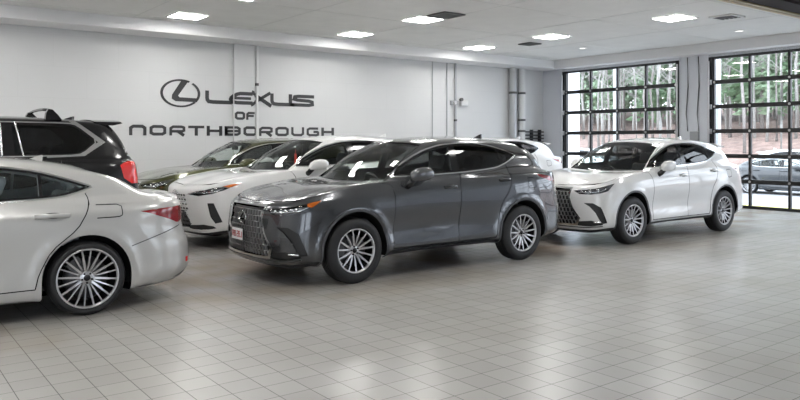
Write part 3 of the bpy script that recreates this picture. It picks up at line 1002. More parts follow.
    # floor pan inside, dashboard, seats, steering wheel
    z0 = ft['floor_z']
    bm = bmesh.new(); box(bm, (.35, -.68, z0 - .03), (ft['wb'] + .45, .68, z0)); obj('cabin_floor', bm, CABIN, root)
    bm = bmesh.new()
    dz = ft['dash']       # (x0, x1, z_top)
    box(bm, (dz[0], -.70, z0 + .25), (dz[1], .70, dz[2]), .05)
    box(bm, (dz[1] - .22, -.62, dz[2] - .02), (dz[1] - .03, -.22, dz[2] + .035), .025)
    box(bm, (dz[1] - .06, -.16, dz[2] - .14), (dz[1] + .0, .16, dz[2] + .05), .015)
    obj('dashboard', bm, CABIN, root, True)
    bm = bmesh.new()
    M = Matrix.Translation((dz[1] + .16, .37, dz[2] - .06)) @ Matrix.Rotation(math.radians(-25), 4, 'Y')
    lathe(bm, [(-.012, .172), (0, .160), (.012, .172), (.012, .188), (0, .196), (-.012, .188), (-.012, .172)], 36, 'x', 0, M)
    box(bm, (-.015, -.17, -.03), (.02, .17, .03), .01, 0, M)
    obj('steering_wheel', bm, PLASTIC, root, True)
    sm = ft['seat_mat']
    for y in (-.37, .37): seat('front_seat', ft['seats'][0], y, z0 + .16, sm, root, hh=ft['seat_h'])
    seat('rear_seat', ft['seats'][1], 0, z0 + .18, sm, root, w_=1.3, hh=ft['seat_h'] - .02, bench=True)
    # rear view mirror
    hx, hz = ft['rvm']
    bm = bmesh.new(); box(bm, (hx, -.12, hz - .035), (hx + .03, .12, hz + .035), .012); tube(bm, [(hx + .01, 0, hz), (hx + .02, 0, hz + .09)], .012, 6)
    obj('rear_view_mirror', bm, GLOSSBLACK, root, True)
    # wheels
    W = make_wheel(ft['wheel'], ft['tyre_r'], ft['rim_r'], wh)
    first = True
    for xc in (0, ft['wb']):
        for sg in (-1, 1):
            q = W if first else copy_tree(W); first = False
            q.parent = root; q.location = (xc, sg * (ft['track_y'] - wh / 2), ft['tyre_r'] - .002)
            q.rotation_euler = (0, .3 * xc, 0) if sg < 0 else (0, 0, PI)
    return root, c
def yat(c, x, z):
    u, v = c.S.inv([(x, z)], 'side', (3, 14.5), (0, 8.5))[0]
    P_, _ = c.S.ev(np.array([u]), np.array([v]))
    return float(P_[0][1])
def on_surf(c, pts, proj, ur, vr, off=0):
    q = c.S.inv(pts, proj, ur, vr)
    P_, N_ = c.S.ev(np.array([a for a, b in q]), np.array([b for a, b in q]))
    return P_ + N_ * off, N_
def strip(c, name, line, w_, proj, ur, vr, m, parent, off=.004, both=True):
    """thin raised strip that follows a line on the surface"""
    P_, N_ = on_surf(c, dens(line, .02, False), proj, ur, vr, off)
    if abs(line[0][1]) < 1e-6 and proj == '3d':
        bm = bmesh.new()
        tube(bm, [(p[0], -p[1], p[2]) for p in P_[::-1]] + [(p[0], p[1], p[2]) for p in P_[1:]], w_ / 2, 8)
        return obj(name, bm, m, parent)
    for s_ in (-1, 1):
        bm = bmesh.new()
        tube(bm, [(p[0], s_ * p[1], p[2]) for p in P_], w_ / 2, 8)
        o = obj(name, bm, m, parent)
    return o
def grille_pattern(c, poly, zr, dz, dy, m, parent, bw=.010, bh=.40, lean=.012, off=.004, name='grille_mesh'):
    bm = bmesh.new()
    P2 = np.array(poly)
    z = zr[0]; row = 0
    while z < zr[1]:
        y = (dy / 2 if row % 2 else 0)
        while y < 1.0:
            if pip(np.array([y]), np.array([z]), P2)[0]:
                hh = dz * bh
                pts = [(y - bw / 2 - lean * .0, z + hh), (y + bw / 2, z + hh), (y + bw / 2 + lean, z - hh), (y - bw / 2 + lean, z - hh)]
                q, _ = on_surf(c, pts, 'front', (0, 4.5), (0, 7), off)
                for s_ in (-1, 1):
                    if y < .001 and s_ > 0: continue
                    f = [bm.verts.new((p[0], s_ * p[1], p[2])) for p in q]; b = [bm.verts.new((p[0] + .02, s_ * p[1], p[2])) for p in q]
                    bm.faces.new(f); bm.faces.new(b)
                    for k in range(4): bm.faces.new((f[k], f[(k+1) % 4], b[(k+1) % 4], b[k]))
            y += dy
        # thin linking bar
        yy = [q for q in np.linspace(0, 1, 60) if pip(np.array([q]), np.array([z + dz / 2]), P2)[0]]
        if len(yy) > 2:
            q, _ = on_surf(c, [(a, z + dz / 2) for a in yy], 'front', (0, 4.5), (0, 7), off - .006)
            tube(bm, [(p[0], -p[1], p[2]) for p in q[::-1]] + [(p[0], p[1], p[2]) for p in q[1:]], .0045, 5)
        z += dz; row += 1
    return obj(name, bm, m, parent)
def oval_badge(root, loc, w_, h_, axis, m):
    """oval ring with an angular stroke; axis is the facing direction (-x or +x)"""
    bm = bmesh.new(); n = 36; R = []
    sx = axis
    for k in range(n):
        a = 2 * PI * k / n
        R.append([bm.verts.new((loc[0] + d, loc[1] + (w_ / 2 * q) * math.cos(a), loc[2] + (h_ / 2 * q) * math.sin(a))) for d, q in ((0, 1), (sx * .008, .95), (0, .84))])
    for k in range(n):
        A, B = R[k], R[(k+1) % n]
        for i in range(2): bm.faces.new((A[i], A[i+1], B[i+1], B[i]))
    s_ = -sx
    pts = [(.10, .38), (.30, .38), (-.12, -.10), (.36, -.10), (.36, -.22), (-.30, -.22), (-.30, -.10)]
    pts = [(a * (1 if sx < 0 else -1), b) for a, b in pts]
    f = [bm.verts.new((loc[0] + sx * .005, loc[1] - a * w_ , loc[2] + b * h_)) for a, b in pts]
    bm.faces.new(f)
    return obj('front_badge' if axis < 0 else 'rear_badge', bm, m, root)

# ------------------------------------------------------------------ feature tables
FR = ((0, 6), (0, 7.2))
NXf = dict(az=.385, ar=.425, arch_band=.028, wb=2.69, flare=.016, tyre_r=.371, rim_r=.247, wheel='suv', wheel_w=.235, track_y=.925,
 dlo=[(.52,1.165),(.70,1.285),(.94,1.405),(1.16,1.495),(1.41,1.555),(1.75,1.583),(2.03,1.578),(2.28,1.548),(2.52,1.49),(2.76,1.41),(2.66,1.36),(2.51,1.30),(2.32,1.245),(2.0,1.215),(1.65,1.195),(1.08,1.175)],
 splits=[(1.60,1.6,1.56,1.15,.055),(2.36,1.6,2.50,1.15,.018)],
 panes=['front_window','rear_side_window','quarter_window'], pane_glass=[G_SIDE, G_DARK, G_DARK],
 zones=[
  ('grille', [(0,.872),(.40,.872),(.385,.80),(.375,.74),(.44,.60),(.545,.44),(.50,.345),(0,.325)], 'front', *FR),
  ('grille_frame', [(0,.895),(.425,.895),(.41,.80),(.400,.74),(.465,.60),(.58,.435),(.525,.315),(0,.295)], 'front', *FR),
  ('amber', [(-.60,.87,.945),(-.43,.91,.985),(-.49,.91,.925),(-.55,.895,.885),(-.60,.88,.90)], '3d', (1,7), (3,7)),
  ('headlight', [(-.90,.46,.855),(-.85,.66,.888),(-.74,.80,.915),(-.60,.87,.95),(-.42,.91,.99),(-.50,.91,.92),(-.58,.89,.850),(-.70,.84,.815),(-.82,.72,.795),(-.88,.56,.80)], '3d', (1,7), (3,7)),
  ('air_intake', [(-.84,.62,.665),(-.78,.75,.665),(-.69,.84,.60),(-.60,.89,.36),(-.68,.85,.35),(-.72,.82,.42),(-.76,.78,.52),(-.80,.70,.61)], '3d', (1,7), (1,6)),
  ('lower_intake', [(-.93,.50,.375),(-.80,.73,.40),(-.70,.84,.37),(-.66,.86,.335),(-.80,.74,.30),(-.93,.48,.305)], '3d', (0,7), (0,5)),
  ('rear_lamp', [(3.02,.88,1.165),(3.30,.86,1.125),(3.45,.80,1.085),(3.60,.55,1.07),(3.62,.55,1.015),(3.52,.76,1.015),(3.42,.84,1.02),(3.25,.88,1.06),(3.08,.89,1.115)], '3d', (11,16), (3,8)),
  ('rear_light_bar', [(0,1.065),(.60,1.065),(.60,1.03),(0,1.03)], 'front', (13.5,16), (3,8)),
  ('rear_plate_recess', [(0,.93),(.30,.93),(.26,.76),(0,.76)], 'front', (13.5,16), (2,7)),
  ('rear_bumper_trim', [(0,.48),(.62,.50),(.70,.36),(0,.30)], 'front', (13.5,16), (0,5)),
 ],
 seams=[([(.53,.345),(.545,.70),(.56,1.0),(.50,1.12),(.49,1.17)], (5,12), (1,9)),
        ([(1.63,1.20),(1.585,.95),(1.55,.345)], (6,13), (1,9)),
        ([(.53,.345),(1.4,.345),(2.18,.35)], (5,12), (.5,4)),
        ([(2.50,1.31),(2.49,1.08),(2.40,.92),(2.28,.80),(2.22,.58),(2.18,.35)], (7,14), (1,9.2)),
        ([(2.79,1.10),(2.95,1.10),(2.96,.97),(2.80,.96),(2.79,1.095)], (9,14), (3,8))],
 hood_line=[(-.60,.80,.965),(-.40,.81,.99),(-.05,.80,1.05),(.25,.79,1.09),(.46,.765,1.115)], nose_v=6.06,
 doors=[('front_door', [(.535,.34),(.55,1.0),(.49,1.14),(.52,1.20),(1.62,1.25),(1.585,.95),(1.55,.34)]), ('rear_door', [(1.55,.34),(1.585,.95),(1.63,1.26),(2.53,1.36),(2.50,1.08),(2.40,.92),(2.28,.80),(2.22,.58),(2.18,.34)])],
 handles=[(1.43,1.035,'front_door'),(2.37,1.095,'rear_door')], handle_mat=None,
 mirror=(.80,1.165), mirror_y=.84,
 lamp_parts=[('headlight','LENS'),('amber',(AMBER,0)),('air_intake',(PLASTIC,-.02)),('lower_intake',(PLASTIC,-.015)),('rear_lamp',(REDL,0))],
 led=[(-.86,.58,.84,.022),(-.80,.70,.855,.026),(-.71,.79,.87,.024)], drl=[[(-.88,.52,.825),(-.80,.72,.83),(-.68,.84,.85),(-.56,.885,.90)]],
 center_parts=[('grille',PLASTIC,-.03),('grille_frame',CHROME,.002),('rear_light_bar',REDL,.002),('rear_plate_recess',PLASTIC,-.01),('rear_bumper_trim',PLASTIC,0)],
 floor_z=.34, dash=(.28,.98,1.06), seats=(1.75,2.55), seat_h=.62, seat_mat=SEATD, rvm=(1.08,1.47))

def nx_extras(root, c, plate=True, spoiler=True, k=(1,1,1), fr=(PLASTIC,)):
    G = NXf['zones'][0][1]
    g = [o for o in root.children if o.name.split('.')[0] == 'grille'][0]
    grille_pattern(c, offset_poly([(-.02, G[0][1])] + G[1:-1] + [(-.02, G[-1][1])], .012), (.365, .87), .062, .062, mat('grille_blade', (.46, .46, .47), .3, .85), g, off=-.008)
    strip(c, 'front_lip', [(-.95,0,.275),(-.94,.30,.275),(-.90,.52,.275),(-.79,.75,.285),(-.66,.85,.305)], .014, '3d', (0, 7), (0, 3), PLASTIC, root, .004)
    P_, _ = on_surf(c, [(0, .72)], 'front', (0, 2), (2, 6))
    oval_badge(root, (P_[0][0] - .018, 0, .735), .19, .135, -1, CHROME)
    # tail spoiler
    bm = bmesh.new()
    sec = []
    for y in np.linspace(-.60, .60, 17):
        t = abs(y) / .60
        x0 = 3.02 - .05 * t; z0 = 1.592 - .035 * t ** 2; x1 = 3.36 - .10 * t ** 2; z1 = 1.548 - .045 * t ** 2
        sec.append([bm.verts.new(p) for p in ((x0, y, z0), (x1 - .02, y, z1 + .012), (x1, y, z1), (x1 - .03, y, z1 - .02), (x0 + .06, y, z0 - .06))])
    for a, b in zip(sec, sec[1:]):
        for i in range(5): bm.faces.new((a[i], a[(i+1) % 5], b[(i+1) % 5], b[i]))
    bm.faces.new(sec[0]); bm.faces.new(sec[-1])
    obj('tail_spoiler', bm, root['_p'] if False else c.paint, root, True)
    # antenna fin
    bm = bmesh.new()
    fin(bm, 2.62, 1.648, .17, .055)
    obj('antenna_fin', bm, c.paint, root, True)
    for s_ in (-1, 1):
        bm = bmesh.new()
        ln = [(1.05,.60,1.545),(1.35,.645,1.592),(1.8,.66,1.615),(2.3,.645,1.605),(2.7,.62,1.575),(2.95,.60,1.55)]
    strip(c, 'fog_lamp', [(-.70,.85,.365),(-.78,.76,.375)], .02, '3d', (1, 7), (0, 4), LED, root, .0)
def fin(bm, x, z, L, H):
    sec = []
    for t, w_, h in ((0, .004, .0), (.3, .020, .35), (.7, .022, .85), (.92, .012, 1.0), (1, .004, .95)):
        xx = x + L * t
        sec.append([bm.verts.new(p) for p in ((xx, -w_ * 1.5, z - .012), (xx + L * .04, -w_ * .3, z + H * h), (xx + L * .04, w_ * .3, z + H * h), (xx, w_ * 1.5, z - .012))])
    for a, b in zip(sec, sec[1:]):
        for i in range(4): bm.faces.new((a[i], a[(i+1) % 4], b[(i+1) % 4], b[i]))
    bm.faces.new(sec[0]); bm.faces.new(sec[-1])
def number_plate(root, loc, rz, m_face, label_cells, w_=.305, h_=.152, tilt=0):
    bm = bmesh.new(); box(bm, (-.006, -w_/2, -h_/2), (.006, w_/2, h_/2), .004)
    o = obj('number_plate', bm, PLASTIC, root); o.location = loc; o.rotation_euler = (0, tilt, rz)
    bm = bmesh.new(); box(bm, (-.009, -w_/2 + .012, -h_/2 + .012), (-.006, w_/2 - .012, h_/2 - .012))
    f = obj('plate_face', bm, m_face, o)
    if not label_cells: return o
    bm = bmesh.new()
    for (y, z, a, b) in label_cells: box(bm, (-.012, y - a/2, z - b/2), (-.009, y + a/2, z + b/2))
    obj('plate_marks', bm, mat('plate_red', (.50, .10, .11), .5), o)
    return o
PLATE_W = mat('plate_white', (.75, .75, .76), .4)
def glyph_cells():
    out = []
    def seg(y, which, s=.032, h=.060):
        d = {'t': (y, h/2, s, .010), 'm': (y, 0, s, .010), 'b': (y, -h/2, s, .010), 'L': (y - s/2, h/4, .010, h/2), 'l': (y - s/2, -h/4, .010, h/2), 'R': (y + s/2, h/4, .010, h/2), 'r': (y + s/2, -h/4, .010, h/2)}
        for q in which: out.append(d[q])
    for y, wch in ((-.105, 'Llb'), (-.058, 'tRLmlrb'), (-.012, 'tLmrb'), (.055, 'tLRmlrb'), (.105, 'LRmlrt')): seg(y, wch)
    return out

def make(nm, sp, ft, paint):
    ft = dict(ft)
    if ft.get('handle_mat') is None: ft['handle_mat'] = paint
    root, c = build_car(nm, sp, ft, paint)
    c.paint = paint
    return root, c

def sc3(pts, k): return [tuple(a * b for a, b in zip(p, k)) for p in pts]
def scale_ft(ft, k, **over):
    o = dict(ft); kx, ky, kz = k
    o['wb'] = ft['wb'] * kx
    o['dlo'] = [(x * kx, z * kz) for x, z in ft['dlo']]
    o['splits'] = [(a * kx, b * kz, c_ * kx, d * kz, e) for a, b, c_, d, e in ft['splits']]
    kk = {'side': (kx, kz), 'front': (ky, kz), '3d': k, 'uv': (1, 1)}
    o['zones'] = [(n, sc3(p, kk[pr]), pr, u, v) for n, p, pr, u, v in ft['zones']]
    o['seams'] = [([(x * kx, z * kz) for x, z in l], u, v) for l, u, v in ft['seams']]
    o['hood_line'] = sc3(ft['hood_line'], k)
    o['doors'] = [(n, [(x * kx, z * kz) for x, z in p]) for n, p in ft['doors']]
    o['handles'] = [(x * kx, z * kz, d) for x, z, d in ft['handles']]
    o['mirror'] = (ft['mirror'][0] * kx, ft['mirror'][1] * kz); o['mirror_y'] = ft['mirror_y'] * ky
    o['led'] = [(x * kx, y * ky, z * kz, r) for x, y, z, r in ft['led']]
    o['drl'] = [sc3(l, k) for l in ft['drl']]
    o['track_y'] = ft['track_y'] * ky
    o['dash'] = (ft['dash'][0] * kx, ft['dash'][1] * kx, ft['dash'][2] * kz)
    o['rvm'] = (ft['rvm'][0] * kx, ft['rvm'][1] * kz)
    o.update(over)
    return o
RK = (1.06, 1.03, 1.025)
RXs = scale_spec(NXs, *RK)
RXf = scale_ft(NXf, RK, tyre_r=.378, rim_r=.262, ar=.435)
RXf['arch_band'] = 0
RXf['zones'] = [
  ('amber', [(-.62,.90,.960),(-.44,.935,1.0),(-.32,.945,1.0),(-.42,.94,.955),(-.52,.925,.925)], '3d', (.5,7), (3,7)),
  ('grille', [(0,.60),(.36,.58),(.50,.45),(.53,.34),(0,.31)], 'front', *FR),
  ('headlight', [(-1.0,.36,.815),(-.95,.55,.865),(-.84,.74,.90),(-.66,.88,.945),(-.44,.935,1.0),(-.32,.945,1.0),(-.42,.94,.955),(-.60,.91,.885),(-.76,.84,.835),(-.90,.66,.80)], '3d', (.5,7), (3,7)),
  ('air_intake', [(-.82,.80,.70),(-.74,.86,.70),(-.62,.92,.42),(-.72,.88,.40),(-.78,.84,.50)], '3d', (1,7), (1,6)),
  ('lower_intake', [(-1.0,.50,.36),(-.85,.75,.385),(-.74,.86,.36),(-.70,.88,.325),(-.85,.76,.29),(-1.0,.48,.295)], '3d', (0,7), (0,5)),
 ] + [q for q in RXf['zones'] if q[0].startswith('rear')]
ESf = dict(NXf)
ESf.update(arch_band=0, az=.350, ar=.388, wb=2.87, flare=.010, tyre_r=.342, rim_r=.270, wheel='sedan', wheel_w=.235, track_y=.925, dark_sill=False,
 dlo=[(.66,1.035),(.85,1.12),(1.10,1.22),(1.36,1.30),(1.62,1.35),(1.90,1.375),(2.20,1.372),(2.50,1.325),(2.76,1.245),(2.98,1.165),(2.84,1.115),(2.68,1.075),(2.45,1.062),(2.1,1.05),(1.6,1.045),(1.1,1.04)],
 splits=[(1.66,1.45,1.62,1.0,.05),(2.505,1.45,2.505,1.0,.014)],
 pane_glass=[G_SIDE, G_SIDE, G_SIDE],
 zones=[
  ('grille', [(0,.70),(.36,.70),(.33,.60),(.34,.52),(.52,.34),(.46,.24),(0,.22)], 'front', *FR),
  ('headlight', [(-.92,.46,.66),(-.84,.66,.72),(-.70,.82,.76),(-.50,.90,.80),(-.58,.89,.74),(-.72,.83,.68),(-.84,.68,.62),(-.90,.54,.62)], '3d', (1,7), (3,7)),
  ('air_intake', [(-.84,.66,.46),(-.74,.80,.50),(-.66,.86,.34),(-.80,.74,.28)], '3d', (1,7), (1,6)),
  ('rear_lamp', [(3.36,.89,.928),(3.56,.87,.945),(3.76,.80,.952),(3.86,.70,.95),(3.95,.45,.94),(3.95,.45,.86),(3.90,.64,.81),(3.83,.76,.785),(3.78,.80,.79),(3.60,.86,.85)], '3d', (11,16), (3,8)),
  ('rear_light_bar', [(0,.925),(.46,.925),(.46,.885),(0,.885)], 'front', (13.5,16), (3,8)),
  ('rear_reflector', [(3.84,.74,.425),(3.90,.64,.425),(3.90,.64,.375),(3.84,.74,.375)], '3d', (12,16), (1,6)),
  ('rear_plate_recess', [(0,.82),(.30,.82),(.26,.66),(0,.66)], 'front', (13.5,16), (2,7)),
  ('rear_bumper_trim', [(0,.34),(.66,.34),(.78,.24),(0,.24)], 'front', (13.2,16), (0,4)),
  ('gap', [(3.26,.605),(3.50,.675),(3.79,.755),(3.79,.747),(3.50,.667),(3.26,.597)], 'side', (10,15), (1,7)),
 ],
 seams=[([(.62,.29),(.64,.60),(.66,.90),(.64,1.03)], (5,12), (1,9)),
        ([(1.72,1.06),(1.68,.85),(1.64,.29)], (6,13), (1,9)),
        ([(.62,.29),(1.5,.285),(2.43,.29)], (5,12), (.5,4)),
        ([(2.87,1.14),(2.905,1.06),(2.87,.95),(2.78,.80),(2.56,.62),(2.46,.42),(2.43,.29)], (7,14), (1,9.2)),
        ([(2.95,1.005),(3.18,1.0),(3.185,.90),(3.15,.885),(2.95,.885)], (9,14), (3,8))],
 hood_line=[(-.60,.80,.83),(-.40,.81,.86),(-.05,.80,.91),(.30,.78,.95),(.58,.75,.985)],
 doors=[('front_door', [(.625,.285),(.645,.60),(.665,.90),(.64,1.04),(.66,1.06),(1.71,1.10),(1.68,.85),(1.64,.285)]), ('rear_door', [(1.64,.285),(1.68,.85),(1.72,1.10),(2.90,1.18),(2.905,1.06),(2.87,.95),(2.78,.80),(2.56,.62),(2.46,.42),(2.43,.285)])],
 handles=[(1.53,.915,'front_door'),(2.575,.928,'rear_door')],
 mirror=(.92,1.04), mirror_y=.86,
 lamp_parts=[('headlight','LENS'),('air_intake',(PLASTIC,-.02)),('lower_intake',(PLASTIC,-.015)),('rear_lamp',(REDL,0)),('rear_reflector',(REDB,0))],
 led=[(-.86,.60,.67,.02),(-.76,.75,.70,.02)], drl=[[(-.88,.52,.63),(-.76,.78,.66),(-.62,.87,.72)]],
 center_parts=[('grille',PLASTIC,-.03),('rear_light_bar',REDL,.002),('rear_plate_recess',PLASTIC,-.01),('rear_bumper_trim',PLASTIC,0)],
 floor_z=.26, dash=(.45,1.12,.93), seats=(1.72,2.52), seat_h=.58, seat_mat=SEATL, handle_scale=1.4, lining=mat('light_cabin_trim', (.28, .29, .30), .8), rvm=(1.28,1.26), rear_glass=G_SIDE,
 rear_u=(13.8,14.0))
LXf = dict(NXf)
LXf.update(arch_band=0, az=.42, ar=.44, wb=2.85, flare=.014, tyre_r=.40, rim_r=.27, wheel='suv', wheel_w=.27, track_y=.965,
 dlo=[(.62,1.365),(.80,1.52),(.98,1.68),(1.15,1.76),(1.40,1.785),(2.2,1.79),(3.12,1.785),(3.22,1.76),(3.46,1.56),(3.26,1.395),(3.1,1.378),(2.4,1.372),(1.5,1.368)],
 splits=[(1.48,1.8,1.44,1.36,.05),(2.42,1.8,2.45,1.36,.06)],
 extra_chrome=[[(3.13,1.80),(3.21,1.80),(3.54,1.545),(3.28,1.378),(2.85,1.36),(2.85,1.378),(3.23,1.40),(3.45,1.545)]],
 zones=[
  ('grille', [(0,1.10),(.46,1.10),(.42,.95),(.42,.85),(.60,.58),(.56,.44),(0,.42)], 'front', *FR),
  ('headlight', [(-1.08,.54,1.06),(-.98,.78,1.09),(-.74,.92,1.13),(-.60,.95,1.12),(-.74,.93,1.03),(-.96,.80,.96),(-1.06,.60,.97)], '3d', (1,7), (3,7)),
  ('lower_intake', [(-1.05,.60,.60),(-.9,.86,.60),(-.88,.88,.46),(-1.05,.62,.46)], '3d', (0,7), (0,5)),
  ('rear_lamp', [(3.70,.96,1.27),(3.80,.93,1.34),(3.92,.82,1.35),(4.0,.58,1.30),(4.02,.58,1.08),(3.97,.82,1.03),(3.84,.92,1.03),(3.74,.96,1.10)], '3d', (11,16), (3,9)),
  ('rear_light_bar', [(0,1.22),(.58,1.22),(.58,1.15),(0,1.15)], 'front', (13.5,16), (3,8)),
  ('rear_plate_recess', [(0,1.08),(.34,1.08),(.30,.88),(0,.88)], 'front', (13.5,16), (2,7)),
  ('rear_bumper_trim', [(0,.55),(.70,.55),(.75,.40),(0,.38)], 'front', (13.5,16), (0,5)),
 ],
 seams=[([(.58,.40),(.60,.8),(.60,1.2),(.58,1.33)], (5,12), (1,9)),
        ([(1.50,1.36),(1.47,1.0),(1.47,.40)], (6,13), (1,9)),
        ([(2.46,1.36),(2.46,1.1),(2.42,.85),(2.36,.60),(2.34,.40)], (7,14), (1,9.2))],
 hood_line=[(-.70,.84,1.19),(-.45,.87,1.22),(-.05,.87,1.26),(.20,.85,1.29),(.38,.80,1.31)],
 doors=[('front_door', [(.58,.395),(.60,.8),(.60,1.2),(.58,1.37),(1.50,1.40),(1.47,1.0),(1.47,.395)]), ('rear_door', [(1.47,.395),(1.47,1.0),(1.50,1.40),(2.46,1.40),(2.46,1.1),(2.42,.85),(2.36,.60),(2.34,.395)])],
 handles=[(1.33,1.13,'front_door'),(2.30,1.14,'rear_door')],
 mirror=(.70,1.40), mirror_y=.92, handle_mat=CHROME,
 lamp_parts=[('headlight','LENS'),('lower_intake',(PLASTIC,-.015)),('rear_lamp',(REDB,0))],
 led=[(-1.02,.66,1.03,.03),(-.92,.84,1.06,.03)], drl=[[(-1.05,.60,.985),(-.92,.84,.985),(-.78,.92,1.04)]],
 center_parts=[('grille',PLASTIC,-.03),('rear_light_bar',REDB,.002),('rear_plate_recess',PLASTIC,-.01),('rear_bumper_trim',PLASTIC,0)],
 floor_z=.48, dash=(.25,.95,1.24), seats=(1.65,2.55), seat_h=.62, rvm=(.92,1.66), rear_u=(13.8,14.0),
 wind_u=(4.2,4.1))
LZ = 1.025
LXs = scale_spec(LXs, 1, 1, LZ)
xc_ = LXf['extra_chrome']
LXf = scale_ft(LXf, (1, 1, LZ))
LXf['extra_chrome'] = [[(x, z * LZ) for x, z in q] for q in xc_]
def es_spec_fix():
    R = ESs['R']; B = ESs['B']
    R[8:] = [(1.82,.592,1.405),(2.02,.59,1.41),(2.28,.58,1.402),(2.50,.565,1.38),(2.68,.545,1.358),(2.82,.51,1.338),(2.90,.42,1.33),(2.94,.24,1.335),(2.95,0,1.34)]
    B[10:] = [(2.2,.815,1.05),(2.7,.78,1.07),(3.12,.735,1.09),(3.38,.68,1.085),(3.50,.58,1.075),(3.57,.33,1.07),(3.59,0,1.068)]
    ESs['spine_x'] = [1.32,1.5,1.75,2.0,2.3,2.6,2.8,2.95]; ESs['spine_z'] = [1.378,1.42,1.45,1.458,1.448,1.415,1.378,1.34]; ESs['spine_lim'] = (1.46,2.84)
es_spec_fix()
def es_extras(root, c):
    bm = bmesh.new(); fin(bm, 2.50, 1.405, .16, .05); obj('antenna_fin', bm, c.paint, root, True)
    # boot lip spoiler
    bm = bmesh.new(); sec = []
    for y in np.linspace(-.66, .66, 19):
        t = abs(y) / .66
        P_, _ = on_surf(c, [(3.86 - .07 * t ** 2, abs(y))], 'top', (12, 16), (6.2, 8.9))
        x, z = P_[0][0], P_[0][2]; h = .030 * (1 - t ** 4) + .004
        sec.append([bm.verts.new(p) for p in ((x - .14, y, z - .002 + .004), (x - .02, y, z + h), (x + .012, y, z + h - .006), (x + .02, y, z - .02))])
    for a, b in zip(sec, sec[1:]):
        for i in range(4): bm.faces.new((a[i], a[(i+1) % 4], b[(i+1) % 4], b[i]))
    bm.faces.new(sec[0]); bm.faces.new(sec[-1])
    obj('boot_lip', bm, c.paint, root, True)
def lx_extras(root, c):
    bm = bmesh.new(); sec = []
    for y in np.linspace(-.68, .68, 17):
        t = abs(y) / .68
        sec.append([bm.verts.new(p) for p in ((3.46 - .02*t, y, LZ*(1.842 - .04*t**2)), (3.84 - .07*t**2, y, LZ*(1.835 - .035*t**2)), (3.86 - .07*t**2, y, LZ*(1.82 - .035*t**2)), (3.72 - .05*t, y, LZ*(1.775 - .02*t)), (3.52, y, LZ*1.76))])
    for a, b in zip(sec, sec[1:]):
        for i in range(5): bm.faces.new((a[i], a[(i+1) % 5], b[(i+1) % 5], b[i]))
    bm.faces.new(sec[0]); bm.faces.new(sec[-1])
    obj('tail_spoiler', bm, c.paint, root, True)
    bm = bmesh.new(); fin(bm, 3.20, LZ*1.84, .15, .045); obj('antenna_fin', bm, c.paint, root, True)
    for xb in (1.95, 2.92):
        bm = bmesh.new()
        tube(bm, [(xb, .62, 1.98), (xb, .3, 2.0), (xb, 0, 2.005), (xb, -.3, 2.0), (xb, -.62, 1.98)], .019, 8)
        o = obj('load_bar', bm, GLOSSBLACK, root)
        for s_ in (-1, 1):
            bm = bmesh.new(); sec = []
            for y in (.600, .685):
                sec.append([bm.verts.new((px, s_ * y, pz * LZ)) for px, pz in ((xb - .05, 1.815), (xb - .04, 1.90), (xb - .015, 1.945), (xb + .03, 1.94), (xb + .09, 1.88), (xb + .14, 1.815))])
            for i in range(6): bm.faces.new((sec[0][i], sec[0][(i+1) % 6], sec[1][(i+1) % 6], sec[1][i]))
            bm.faces.new(sec[0]); bm.faces.new(sec[1])
            obj('bar_foot', bm, GLOSSBLACK, o)
    strip(c, 'pillar_chrome', [(2.60,1.40),(2.52,1.82)], .02, 'side', (4.5, 15), (7.2, 11.6), CHROME, root, .004)
    strip(c, 'pillar_chrome', [(2.37,1.415),(2.36,1.81)], .028, 'side', (4.5, 15), (7.2, 11.6), CHROME, root, .004)
    G = LXf['zones'][0][1]
    g = [o for o in root.children if o.name.split('.')[0] == 'grille'][0]
    grille_pattern(c, G, (.46, 1.08), .085, .11, CHROME, g, bw=.08, bh=.12, lean=0)
def rx_extras(root, c):
    g = [o for o in root.children if o.name.split('.')[0] == 'grille'][0]
    grille_pattern(c, [(-.02,.84),(.30,.80),(.37,.72),(.46,.56),(.55,.38),(.45,.33),(-.02,.33)], (.36, .80), .062, .085, GLOSSBLACK, root, bw=.05, bh=.22, lean=.022, off=.004, name='grille_dashes')
    P_, _ = on_surf(c, [(0, .80)], 'front', (0, 2), (2, 6))
    oval_badge(root, (P_[0][0] - .014, 0, .80), .19, .135, -1, CHROME)
    bm = bmesh.new(); sec = []
    for y in np.linspace(-.60, .60, 17):
        t = abs(y) / .60
        sec.append([bm.verts.new(p) for p in ((3.18 - .05*t, y, 1.635 - .035*t**2), (3.58 - .10*t**2, y, 1.60 - .045*t**2), (3.60 - .10*t**2, y, 1.588 - .045*t**2), (3.40 - .05*t, y, 1.555 - .03*t), (3.26, y, 1.56))])
    for a, b in zip(sec, sec[1:]):
        for i in range(5): bm.faces.new((a[i], a[(i+1) % 5], b[(i+1) % 5], b[i]))
    bm.faces.new(sec[0]); bm.faces.new(sec[-1])
    obj('tail_spoiler', bm, c.paint, root, True)
    bm = bmesh.new(); fin(bm, 2.80, 1.688, .17, .055); obj('antenna_fin', bm, c.paint, root, True)
# >>>PLACE

